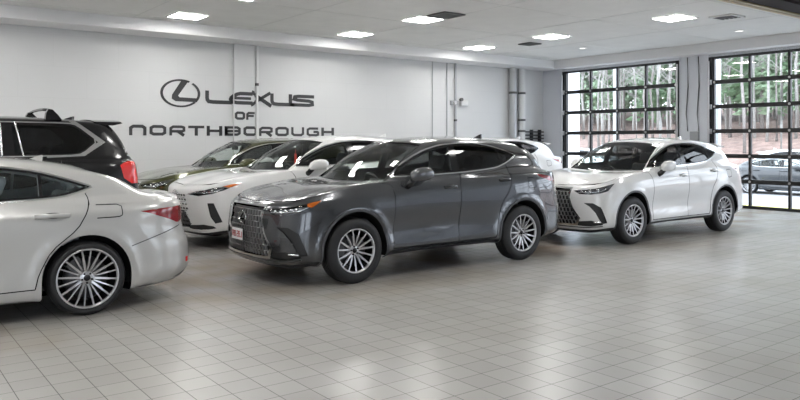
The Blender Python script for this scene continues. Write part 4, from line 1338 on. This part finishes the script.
# ------------------------------------------------------------------ the cars, where they stand
nx, c = make('crossover_car', NXs, dict(NXf, handle_mat=HANDLE), P_GREY); nx_extras(nx, c)
nx_front_x = nx
number_plate(nx, (-.985, .04, .545), 0, PLATE_W, glyph_cells())
number_plate(nx, (3.735, 0, .86), PI, PLATE_W, [])
nx.location = (4.47, 7.62, 0)
tag(nx, 'dark grey metallic crossover car with mesh grille and red-lettered front plate', 'car')
nw = copy_tree(nx, None, {P_GREY: P_WHITE, HANDLE: P_WHITE, AMBER: HOUSING}); nw.location = (9.64, 7.63, 0)
tag(nw, 'white crossover car with black mesh grille, nearest to the glazed doors', 'car')
for o in list(nw.children_recursive):
    if o.name.startswith('plate_marks'): bpy.data.objects.remove(o)
ng = copy_tree(nx, None, {P_GREY: P_GREEN, HANDLE: P_GREEN, AMBER: HOUSING}); ng.location = (4.85, 13.2, 0)
tag(ng, 'olive green crossover car in the back row under the wall lettering', 'car')
for o in list(ng.children_recursive):
    if o.name.startswith(('plate_marks',)): bpy.data.objects.remove(o)
for o in ng.children:
    if o.name.startswith('number_plate') and o.location.x < 0:
        for q in list(o.children): bpy.data.objects.remove(q)
        bpy.data.objects.remove(o); break

es, c = make('sedan_car', ESs, ESf, P_SILVER); es_extras(es, c)
es.location = (-1.17, 7.87, 0)
tag(es, 'silvery white sedan cut off by the left edge, multi-spoke rear wheel in view', 'car')
lx, c = make('large_suv_car', LXs, LXf, P_BLACK); lx_extras(lx, c)
lx.location = (-1.0, 10.36, 0)
tag(lx, 'large black utility car with roof rails and bright red tail lamp behind the silvery sedan', 'car')
rx, c = make('crossover_car', RXs, RXf, P_WHITE); rx_extras(rx, c)
rx.location = (4.88, 10.8, 0)
tag(rx, 'white crossover car between the dark grey one and the olive green one, amber-tipped headlight', 'car')
rf = copy_tree(rx, None); rf.location = (11.0, 13.2, 0)
tag(rf, 'white car in the back row showing only its tail above the dark grey roof', 'car')
sd = copy_tree(es, None, {P_SILVER: P_DARKSED, SEATL: SEATD}); sd.location = (28.9, 11.4, -.42); sd.rotation_euler.z = PI / 2
tag(sd, 'dark grey sedan parked side-on outdoors beyond the right glazed door', 'car')
so = copy_tree(rx, None, {P_WHITE: P_OUT}); so.location = (33.6, 13.0, -.42); so.rotation_euler.z = PI / 2
tag(so, 'pale car parked outdoors behind the dark grey sedan', 'car')
s3 = copy_tree(rx, None, {P_WHITE: P_OUT}); s3.location = (31.0, 22.4, -.42); s3.rotation_euler.z = PI / 2
tag(s3, 'pale car parked outdoors seen through the left glazed door', 'car')

def small(name, bm, m, label, cat, group=None, loc=None, rot=None, smooth=False):
    o = obj(name, bm, m, None, smooth); tag(o, label, cat, group)
    if loc: o.location = loc
    if rot: o.rotation_euler = rot
    return o
# hang tags and papers in the windscreens
RED = mat('red_card', (.75, .07, .05), .5); PAPER = mat('white_paper', (.8, .8, .8), .6); YEL = mat('yellow_card', (.70, .72, .12), .5)
for (x, y, z, m, lab, hgt) in ((4.8 + 1.15, 10.8 - .02, 1.33, RED, 'tall red hang tag on the mirror of the white crossover behind the dark grey one', .17),
                               (4.85 + 1.09, 13.2, 1.33, PAPER, 'pale hang tag on the mirror of the olive green car', .15)):
    bm = bmesh.new(); box(bm, (-.002, -.035, -hgt), (.002, .035, .06), 0)
    tube(bm, [(0, -.01, .06), (0, 0, .13), (0, .01, .06)], .003, 5)
    small('hang_tag', bm, m, lab, 'tag', loc=(x, y, z))
bm = bmesh.new(); box(bm, (-.05, -.10, 0), (.05, .10, .004)); box(bm, (-.04, -.02, .004), (.03, .05, .012), .003)
small('dash_paper', bm, PAPER, 'white card lying on the dashboard of the dark grey crossover', 'paper', loc=(4.47 + .62, 7.62 - .42, 1.062))
bm = bmesh.new(); box(bm, (-.07, -.09, 0), (.07, .09, .003)); box(bm, (-.05, -.06, .003), (.05, .06, .006), .001)
small('dash_paper', bm, YEL, 'yellow card lying on the dashboard of the white crossover behind the dark grey one', 'paper', loc=(4.8 + .68, 10.8 + .30, 1.09))

# ------------------------------------------------------------------ wall lettering
INK = mat('dark_lettering', (.045, .045, .048), .5)
def stroke(pts, t, closed=False, rnd=2):
    if rnd:
        pts = round_poly(pts, rnd, closed)
    P = [Vector(p) for p in pts]; n = len(P); quads = []
    L_, R_ = [], []
    for i in range(n):
        a = (P[i] - P[i-1]) if (i > 0 or closed) else P[1] - P[0]
        b = (P[(i+1) % n] - P[i]) if (i < n - 1 or closed) else P[-1] - P[-2]
        a.normalize(); b.normalize(); m = a + b
        m = m.normalized() if m.length > 1e-6 else a
        q = Vector((-m.y, m.x)) * t / 2 / max(.6, m.dot(a))
        L_.append(P[i] + q); R_.append(P[i] - q)
    for i in range(n if closed else n - 1):
        j = (i + 1) % n
        quads.append([L_[i], R_[i], R_[j], L_[j]])
    return quads
def letter(ch, w_, h, t, tv=None):
    """quads in a w x h box, wide square lettering"""
    tv = tv or t * 1.25; a, b = tv / 2, w_ - tv / 2; c0, c1 = t / 2, h - t / 2; m = h / 2
    S = lambda p, th=t, cl=False, r=1: stroke(p, th, cl, r)
    if ch == 'N': return S([(a, 0), (a, c1), (b, c1), (b, 0)], t * 1.15)
    if ch == 'O': return S([(a, c0), (a, c1), (b, c1), (b, c0)], t * 1.1, True)
    if ch == 'R': return S([(a, 0), (a, c1), (b, c1), (b, h * .42), (a, h * .42)]) + S([(w_ * .55, h * .40), (b, 0)], t * 1.2, r=0)
    if ch == 'T': return S([(0, c1), (w_, c1)], r=0) + S([(w_ / 2, 0), (w_ / 2, c1)], tv, r=0)
    if ch == 'H': return S([(a, 0), (a, h)], tv, r=0) + S([(b, 0), (b, h)], tv, r=0) + S([(a, m), (b, m)], r=0)
    if ch == 'B': return S([(a, 0), (a, h)], tv, r=0) + S([(a, c0), (a, c1), (b, c1), (b, c0)], t, True) + S([(a, m), (b, m)], r=0)
    if ch == 'U': return S([(a, h), (a, c0), (b, c0), (b, h)])
    if ch == 'G': return S([(b, c1), (a, c1), (a, c0), (b, c0), (b, m), (w_ * .55, m)])
    if ch == 'F': return S([(a, 0), (a, c1), (w_, c1)]) + S([(a, m), (w_ * .9, m)], r=0)
    return []
PX0, PX1, PD = 6.74, 7.23, .07
def wall_letter(name, quads, parent, ox, oz, sx=1, shear=0):
    g = bmesh.new()
    for q in quads:
        vs = [g.verts.new((ox + p.x * sx + p.y * shear, 0, oz + p.y)) for p in q]
        try: g.faces.new(vs)
        except ValueError: pass
    for X in (PX0, PX1):
        bmesh.ops.bisect_plane(g, geom=g.verts[:] + g.edges[:] + g.faces[:], plane_co=(X, 0, 0), plane_no=(1, 0, 0))
    bm = bmesh.new()
    for f in g.faces:
        cx = sum(v.co.x for v in f.verts) / len(f.verts)
        y = WY - .003 - (PD if PX0 < cx < PX1 else 0)
        top = [bm.verts.new((v.co.x, y - .006, v.co.z)) for v in f.verts]; bot = [bm.verts.new((v.co.x, y + .002, v.co.z)) for v in f.verts]
        bm.faces.new(top); bm.faces.new(bot)
        for i in range(len(top)): bm.faces.new((top[i], top[(i+1) % len(top)], bot[(i+1) % len(top)], bot[i]))
    g.free()
    return obj(name, bm, INK, parent)
r = empty('wall_lettering', (0, 0, 0)); tag(r, 'dark wide lettering spelling the town name low on the wall above the parked cars', 'wall sign')
x0, pitch = 4.45, 4.97 / 12
for i, ch in enumerate('NORTHBOROUGH'):
    wall_letter('letter', letter(ch, pitch * .86, .215, .056), r, x0 + .02 + i * pitch, 1.728)
r = empty('wall_lettering', (0, 0, 0)); tag(r, 'short dark word of two letters on the pilaster between the two longer lines', 'wall sign')
wall_letter('letter', letter('O', .25, .18, .05), r, 6.75, 2.09); wall_letter('letter', letter('F', .21, .18, .05), r, 7.02, 2.09)
r = empty('wall_lettering', (0, 0, 0)); tag(r, 'upper dark word in large wide letters right of the oval emblem', 'wall sign')
V2 = lambda *p: [Vector(q) for q in p]
H_ = .285; t = .078
wall_letter('letter', stroke([(.045, H_), (.045, .09), (.09, t/2), (.62, t/2)], t * 1.05, rnd=1), r, 6.09, 2.43)
wall_letter('letter', stroke([(.56, H_ - t/2), (.20, H_ - t/2), (.05, .13), (.10, t/2), (.56, t/2)], t, rnd=1) + stroke([(.10, .14), (.52, .14)], t * .8, rnd=0), r, 6.62, 2.43)
wall_letter('letter', stroke([(.04, H_ + .01), (.56, -.01)], t * 1.1, rnd=0) + stroke([(.54, H_ + .01), (.02, -.01)], t * .9, rnd=0), r, 7.12, 2.43)
wall_letter('letter', stroke([(.04, H_), (.04, .09), (.10, t/2), (.62, t/2)], t * 1.05, rnd=1) + stroke([(.52, t/2), (.52, H_)], t * 1.1, rnd=0), r, 7.66, 2.43)
wall_letter('letter', stroke([(.60, H_ - t/2), (.08, H_ - t/2), (.05, .16), (.55, .135), (.56, t/2), (-.05, t/2)], t, rnd=1), r, 8.22, 2.43)
r = empty('wall_emblem', (0, 0, 0)); tag(r, 'dark oval ring emblem with slanted stroke left of the upper word', 'wall sign')
cx, cz, rx_, rz_ = 5.545, 2.63, .435, .30
quads = []
n = 64
for k in range(n):
    a0, a1 = 2 * PI * k / n, 2 * PI * (k + 1) / n
    am = math.degrees((a0 + a1) / 2)
    if 52 < am < 63 or 318 < am < 325: continue
    def P(a, s_): return Vector((cx + rx_ * s_ * math.cos(a), cz + rz_ * s_ * math.sin(a)))
    quads.append([P(a0, 1), P(a1, 1), P(a1, .87), P(a0, .87)])
wall_letter('ring', quads, r, 0, 0)
Lp = [((px - 340) / 112 * rx_ + cx, (133 - py) / 84 * rz_ + cz) for px, py in ((345,56),(384,58),(326,148),(334,157),(440,160),(433,183),(312,181),(291,166),(293,143))]
vs = [Vector(p) for p in Lp]
wall_letter('stroke', [[vs[0], vs[1], vs[2], vs[8]], [vs[8], vs[2], vs[3], vs[7]], [vs[7], vs[3], vs[6]], [vs[3], vs[4], vs[5], vs[6]]], r, 0, 0)

# ------------------------------------------------------------------ wall and ceiling fittings
PIPE = mat('white_pipe', (.68, .68, .68), .4); PIPEG = mat('grey_pipe', (.42, .43, .44), .4, .3); BANDM = mat('dark_clamp', (.10, .10, .10), .5)
def riser(x, y, rad, m, label, bands=(), z1=BZ, cat='pipe', z0=0):
    r = empty('riser_pipe', (x, y, 0)); tag(r, label, cat)
    bm = bmesh.new(); lathe(bm, [(z0 + .001, 0), (z0 + .001, rad), (z1 - .002, rad), (z1 - .002, 0)], 20, 'z'); obj('pipe', bm, m, r, True)
    for z in bands:
        bm = bmesh.new(); lathe(bm, [(z - .03, rad), (z - .03, rad + .012), (z + .03, rad + .012), (z + .03, rad)], 20, 'z'); box(bm, (-.02, rad, z - .02), (.02, max(rad + .01, WY - y - .001), z + .02)); obj('pipe_clamp', bm, BANDM, r)
    return r
riser(7.30, WY - .05, .03, PIPE, 'thin white conduit running up beside the pilaster', (2.9,))
riser(12.51, WY - .02, .012, PIPEG, 'thin grey conduit, leftmost of the three right of the lettering')
riser(13.03, WY - .025, .016, PIPEG, 'thin grey conduit just left of the emergency light')
riser(13.33, WY - .04, .034, PIPEG, 'thicker grey conduit running up behind the emergency light', (2.2,))
riser(15.50, WY - .14, .11, PIPEG, 'wide grey duct, left one of the pair near the room corner', (3.05,))
riser(15.90, WY - .12, .10, PIPE, 'white drain pipe with dark clamps, right one of the pair near the room corner', (1.92, 2.25, 3.05))
r = empty('emergency_light', (13.45, WY - .10, 2.68)); tag(r, 'small white twin-head emergency light on the wall conduits', 'light')
bm = bmesh.new(); box(bm, (-.30, .03, -.06), (-.02, .10, .06), .01); obj('battery_box', bm, PIPEG, r)
bm = bmesh.new(); box(bm, (0, -.06, -.08), (.26, .06, .08), .03); obj('lamp_body', bm, PIPE, r, True)
for x in (-.26, -.02):
    bm = bmesh.new(); lathe(bm, [(-.07, 0), (-.08, .045), (-.03, .05), (.02, .03), (.03, 0)], 16, 'y', 0, Matrix.Translation((x, -.03, .09 if x > -.1 else .0))); obj('lamp_head', bm, BANDM if x > -.1 else PIPE, r, True)
r = empty('wall_rack', (16.0, WY - .16, 1.72)); tag(r, 'black slatted rack fixed to the wall near the room corner', 'rack')
bm = bmesh.new()
for k in range(4): box(bm, (-.05, -.03, -.14 + k * .10), (.80, .05, -.10 + k * .10), .006)
obj('rack_slats', bm, BLK, r)
for x in (0, .36, .72):
    bm = bmesh.new(); box(bm, (x, .05, -.2), (x + .05, .155, .25)); obj('rack_bracket', bm, BLK, r)
bm = bmesh.new(); box(bm, (-.05, -.12, -.14), (0, .12, .14), .01)
o = small('junction_box', bm, mat('box_grey', (.30, .31, .32), .5), 'small grey box on the far wall between the two glazed doors', 'box', loc=(WX - .002, 10.02, 1.72))
for k, (y, lab) in enumerate(((10.22, 'thin dark cable hanging on the far wall left of the grey box'), (9.92, 'thin dark cable hanging on the far wall beside the right door'))):
    bm = bmesh.new(); tube(bm, [(WX - .02, y, BZ - .03), (WX - .02, y - .02, 3.0), (WX - .025, y + .03, 2.3), (WX - .02, y - .01, 1.87)], .012, 8)
    small('hanging_cable', bm, BANDM, lab, 'cable')

LIT = mat('led_panel', (1.0, .985, .955), emit=LAMP)
LFR = mat('light_frame', (.7, .7, .7), .5)
GX = [-6.65, -2.78, 1.09, 5.08, 8.92, 12.70]; GY = [13.42, 11.03, 7.93, 4.83, 1.73]
first = None
names = {(5.08, 13.42): 'leftmost lit ceiling panel, nearest the left wall', (8.92, 13.42): 'lit ceiling panel above the middle of the left wall', (12.70, 13.42): 'lit ceiling panel farthest back along the left wall',
         (8.92, 11.03): 'lit ceiling panel beside the dark square vent', (12.70, 11.03): 'lit ceiling panel in front of the left glazed door', (12.70, 7.93): 'lit ceiling panel near the right glazed door, right of all others'}
for x in GX:
    for y in GY:
        if y < 2 and x > 0: continue
        if first is None:
            r = empty('ceiling_light', (x, y, CZ))
            bm = bmesh.new()
            for a, b in (((-.32, -.32), (.32, -.29)), ((-.32, .29), (.32, .32)), ((-.32, -.29), (-.29, .29)), ((.29, -.29), (.32, .29))): box(bm, (*a, -.022), (*b, -.0045))
            obj('light_frame', bm, LFR, r)
            bm = bmesh.new(); box(bm, (-.29, -.29, -.018), (.29, .29, -.006)); obj('diffuser', bm, LIT, r)
            first = r
        else: r = copy_tree(first); r.location = (x, y, CZ)
        k = names.get((x, y))
        if k: tag(r, k + ', square white', 'ceiling light', 'ceiling lights')
        else: tag(r, 'square white ceiling light outside the photographed view', 'ceiling light', 'ceiling lights')
def vent(x, y, s_, m, label):
    r = empty('ceiling_vent', (x, y, CZ)); tag(r, label, 'vent')
    bm = bmesh.new()
    for a, b in (((-s_, -s_), (s_, -s_ + .04)), ((-s_, s_ - .04), (s_, s_)), ((-s_, -s_ + .04), (-s_ + .04, s_ - .04)), ((s_ - .04, -s_ + .04), (s_, s_ - .04))): box(bm, (*a, -.03), (*b, -.0045))
    obj('vent_frame', bm, m, r)
    bm = bmesh.new()
    for k in range(5):
        y_ = -s_ + .07 + k * (2 * s_ - .14) / 4
        box(bm, (-s_ + .04, y_ - .02, -.026), (s_ - .04, y_ + .02, -.018))
    box(bm, (-s_ + .04, -s_ + .04, -.010), (s_ - .04, s_ - .04, -.0045))
    obj('vent_slats', bm, BANDM, r)
DV = mat('dark_vent', (.14, .14, .14), .6)
vent(8.95, 10.36, .26, DV, 'dark square ceiling vent beside a lit panel')
vent(13.2, 12.15, .20, DV, 'small dark ceiling vent between two lit panels at the back')
vent(13.39, 7.25, .24, LFR, 'white framed ceiling vent right of the last lit panel')
for x, y, lab in ((15.3, 8.0, 'small round downlight in front of the right glazed door'), (14.9, 11.9, 'small round downlight in front of the left glazed door')):
    r = empty('downlight', (x, y, CZ)); tag(r, lab, 'ceiling light')
    bm = bmesh.new(); lathe(bm, [(-.0045, .11), (-.02, .11), (-.02, .09), (-.010, .085)], 28, 'z'); obj('trim_ring', bm, LFR, r, True)
    bm = bmesh.new(); lathe(bm, [(-.0045, .0), (-.0045, .085), (-.012, .085), (-.012, 0)], 28, 'z'); obj('lens', bm, mat('dim_lens', (1, .98, .95), emit=.9), r)
# long dark trough hanging under the ceiling, top right
r = empty('hanging_trough', (0, 0, 0)); tag(r, 'long dark brass-edged trough hanging under the ceiling at the top right corner', 'ceiling fixture')
bm = bmesh.new(); box(bm, (8.0, 5.20, 3.84), (16.4, 5.84, 3.93)); box(bm, (8, 5.36, 3.80), (16.4, 5.48, 3.84)); obj('trough_body', bm, mat('dark_bronze', (.022, .015, .016), .75, 0, spec=.2), r)
bm = bmesh.new(); box(bm, (8.0, 5.84, 3.82), (16.4, 5.95, 3.93), .004); box(bm, (8.0, 5.08, 3.82), (16.4, 5.20, 3.93), .004); obj('side_panel', bm, mat('olive_brass', (.22, .16, .06), .4, .5), r)
bm = bmesh.new(); box(bm, (8.0, 5.95, 3.80), (16.4, 5.972, 3.93)); box(bm, (8.0, 5.06, 3.80), (16.4, 5.08, 3.93)); obj('edge_strip', bm, mat('pale_edge', (.75, .65, .52), .4), r)
bm = bmesh.new()
for x in (9.0, 12.0, 15.0): tube(bm, [(x, 5.52, 3.93), (x, 5.52, CZ - .001)], .02, 8)
obj('hanger', bm, BANDM, r)

# ------------------------------------------------------------------ outdoors
ASPH = mat('asphalt', (.30, .30, .31), .8, noise=(6, .08)); CONC = mat('pale_apron', (.50, .50, .49), .8, noise=(3, .05))
LEAFG = mat('leaf_litter', (.24, .165, .14), .9, noise=(1.6, .35, 8))
bm = bmesh.new()
v = [bm.verts.new(p) for p in ((17.27, -30, -.01), (22.5, -30, -.42), (22.5, 60, -.42), (17.27, 60, -.01))]; bm.faces.new(v); tag(obj('apron_ground', bm, CONC), kind='structure')
bm = bmesh.new()
v = [bm.verts.new(p) for p in ((22.5, -60, -.42), (42, -60, -.42), (42, 90, -.42), (22.5, 90, -.42))]; bm.faces.new(v); tag(obj('parking_ground', bm, ASPH), kind='structure')
bm = bmesh.new(); random.seed(3)
nx_, ny_ = 16, 40; G = []
def hill_z(x, y): 
    t = max(0, (x - 42) / 50)
    return -.42 + 6.5 * t ** .8 + .5 * math.sin(y * .13 + x * .07) * min(1, t * 4) + .25 * math.sin(y * .31 + 1)* min(1, t * 4)
for i in range(nx_): G.append([bm.verts.new((42 + i * 3.4, -60 + j * 3.9, hill_z(42 + i * 3.4, -60 + j * 3.9))) for j in range(ny_)])
for i in range(nx_ - 1):
    for j in range(ny_ - 1):
        f = bm.faces.new((G[i][j], G[i+1][j], G[i+1][j+1], G[i][j+1])); f.smooth = True
tag(obj('wooded_bank', bm, LEAFG), kind='structure')
bm = bmesh.new(); box(bm, (22.6, 4, -.419), (22.75, 26, -.412)); tag(obj('parking_line', bm, mat('road_yellow', (.75, .68, .12), .6)), 'yellow painted line on the asphalt outside the right door', 'road marking')
def at(u, X):
    a = u - 400; xd = .797 * a + .604 * 720; yd = -.604 * a + .797 * 720
    return yd / xd * X
WP = mat('white_post', (.80, .82, .85), .5)
for x, y, w_, lab in ((18.6, at(574, 18.6), .26, 'wide white canopy post outdoors at the left side of the left door'), (18.6, at(615, 18.6), .09, 'slim white canopy post seen through the left glazed door'), (18.4, at(717.5, 18.4), .13, 'white canopy post outdoors at the left side of the right door')):
    bm = bmesh.new(); box(bm, (x - w_/2, y - w_/2, -.15), (x + w_/2, y + w_/2, 4.6), .01); box(bm, (x - w_/2 - .04, y - w_/2 - .04, -.2), (x + w_/2 + .04, y + w_/2 + .04, .12), .01)
    small('canopy_post', bm, WP, lab, 'post')
BARK = [mat('pale_bark', (.34, .33, .31), .9, noise=(8, .2)), mat('grey_bark', (.27, .25, .235), .9, noise=(8, .2))]
NEED = [mat('pine_needles', (.19, .29, .17), .9, noise=(3, .2)), mat('spruce_needles', (.32, .42, .29), .9, noise=(3, .3))]
def bare_tree(x, y, h, r0, mi, idx):
    z = hill_z(x, y) - .1 if x > 42 else -.5
    r = empty('bare_tree', (x, y, z)); rnd = random.Random(idx)
    bm = bmesh.new(); p = [(rnd.uniform(-.1, .1) * k, rnd.uniform(-.1, .1) * k, h * k / 6) for k in range(7)]
    tube(bm, p, [r0 * (1 - .8 * k / 6) for k in range(7)], 7); obj('trunk', bm, BARK[mi], r)
    bm = bmesh.new()
    for k in range(16):
        t = rnd.uniform(.3, .95); a = rnd.uniform(0, 2 * PI); L = (1.1 - t) * h * .35
        b = Vector(p[int(t * 6)]).lerp(Vector(p[min(6, int(t * 6) + 1)]), t * 6 % 1)
        e = b + Vector((math.cos(a) * L, math.sin(a) * L, L * .8)); m_ = b.lerp(e, .5) + Vector((0, 0, -.1 * L))
        tube(bm, [b, m_, e], [r0 * .3 * (1.1 - t), r0 * .2 * (1.1 - t), .008], 5)
        for q in range(3):
            s_ = m_.lerp(e, rnd.random()); a2 = rnd.uniform(0, 2 * PI)
            tube(bm, [s_, s_ + Vector((math.cos(a2) * L * .4, math.sin(a2) * L * .4, L * .3))], [.015, .006], 4)
    obj('branches', bm, BARK[mi], r)
    return r
def pine(x, y, h, wd, mi, idx):
    z = hill_z(x, y) - .1 if x > 42 else -.5
    r = empty('pine_tree', (x, y, z)); rnd = random.Random(idx)
    bm = bmesh.new(); tube(bm, [(0, 0, 0), (0, 0, h * .95)], [.16, .03], 8); obj('trunk', bm, BARK[1], r)
    bm = bmesh.new()
    for k in range(900):
        t = rnd.random() ** .8; zz = h * (.12 + .86 * t); R = wd * (1.02 - t) * (.35 + .65 * rnd.random()); a = rnd.uniform(0, 2 * PI)
        c = Vector((R * math.cos(a), R * math.sin(a), zz)); s_ = rnd.uniform(.18, .42)
        d = Vector((math.cos(a), math.sin(a), -.25)); e = Vector((-math.sin(a), math.cos(a), rnd.uniform(-.4, .4)))
        for w2 in (e, Vector((0, 0, 1)) + e * .4):
            f = [bm.verts.new(c - d * s_ + w2 * s_ * .1), bm.verts.new(c + w2 * s_ * .55), bm.verts.new(c + d * s_ * 1.5), bm.verts.new(c - w2 * s_ * .55)]
            bm.faces.new(f)
    obj('foliage', bm, NEED[mi], r)
    return r
rnd = random.Random(5)
k = 0
for u in range(556, 700, 5):
    X = rnd.uniform(43, 62); t = bare_tree(X, at(u + rnd.uniform(-3, 3), X), rnd.uniform(12, 19), rnd.uniform(.06, .15), k % 2 if k % 3 else 0, k); k += 1
    tag(t, 'bare leafless tree among the pale woods beyond the left glazed door', 'tree', 'bare trees beyond the left door')
for u in range(704, 840, 7):
    X = rnd.uniform(46, 66); t = bare_tree(X, at(u + rnd.uniform(-3, 3), X), rnd.uniform(11, 18), rnd.uniform(.06, .13), k % 2, k); k += 1
    tag(t, 'bare leafless tree on the brown bank beyond the right glazed door', 'tree', 'bare trees beyond the right door')
for u, X, h, wd, mi, g in ((560, 72, 17, 4.6, 1, 0), (583, 64, 15, 4.0, 1, 0), (602, 74, 18, 5.0, 1, 0), (624, 68, 17, 4.6, 1, 0), (648, 74, 17, 5.0, 1, 0), (668, 60, 9, 3.6, 0, 0), (680, 72, 17, 4.8, 1, 0),
                     (706, 70, 17, 4.8, 1, 1), (728, 62, 15, 4.2, 1, 1), (746, 70, 18, 5.0, 0, 1), (762, 56, 12, 4.0, 0, 1), (780, 62, 16, 4.8, 0, 1), (797, 56, 12, 4.0, 1, 1), (815, 64, 17, 4.8, 0, 1), (838, 60, 15, 4.2, 1, 1)):
    t = pine(X, at(u, X), h, wd, mi, 100 + u)
    tag(t, 'green conifer among the bare trees beyond the left glazed door' if g == 0 else 'green conifer on the brown bank beyond the right glazed door', 'tree', 'conifers beyond the left door' if g == 0 else 'conifers beyond the right door')

protos = [o for o in COL.objects if o.name.startswith('bare_tree') and o.parent is None]
pp = [o for o in COL.objects if o.name.startswith('pine_tree') and o.parent is None]
for q in range(70):
    u = 552 + q * 4.2; X = rnd.uniform(68, 90)
    if 690 < u < 702: continue
    t = copy_tree(pp[q % len(pp)] if q % 2 == 0 else protos[(q * 7) % len(protos)]); y = at(u, X)
    t.location = (X, y, hill_z(X, y) - .1); t.rotation_euler.z = rnd.uniform(0, 6)
    side = 'left' if u < 700 else 'right'
    pn = q % 2 == 0
    t['label'] = ('distant pale conifer' if pn else 'thin distant bare tree') + ' deep in the woods beyond the %s glazed door' % side
    t['group'] = ('distant conifers' if pn else 'distant bare trees') + ' beyond the %s door' % side
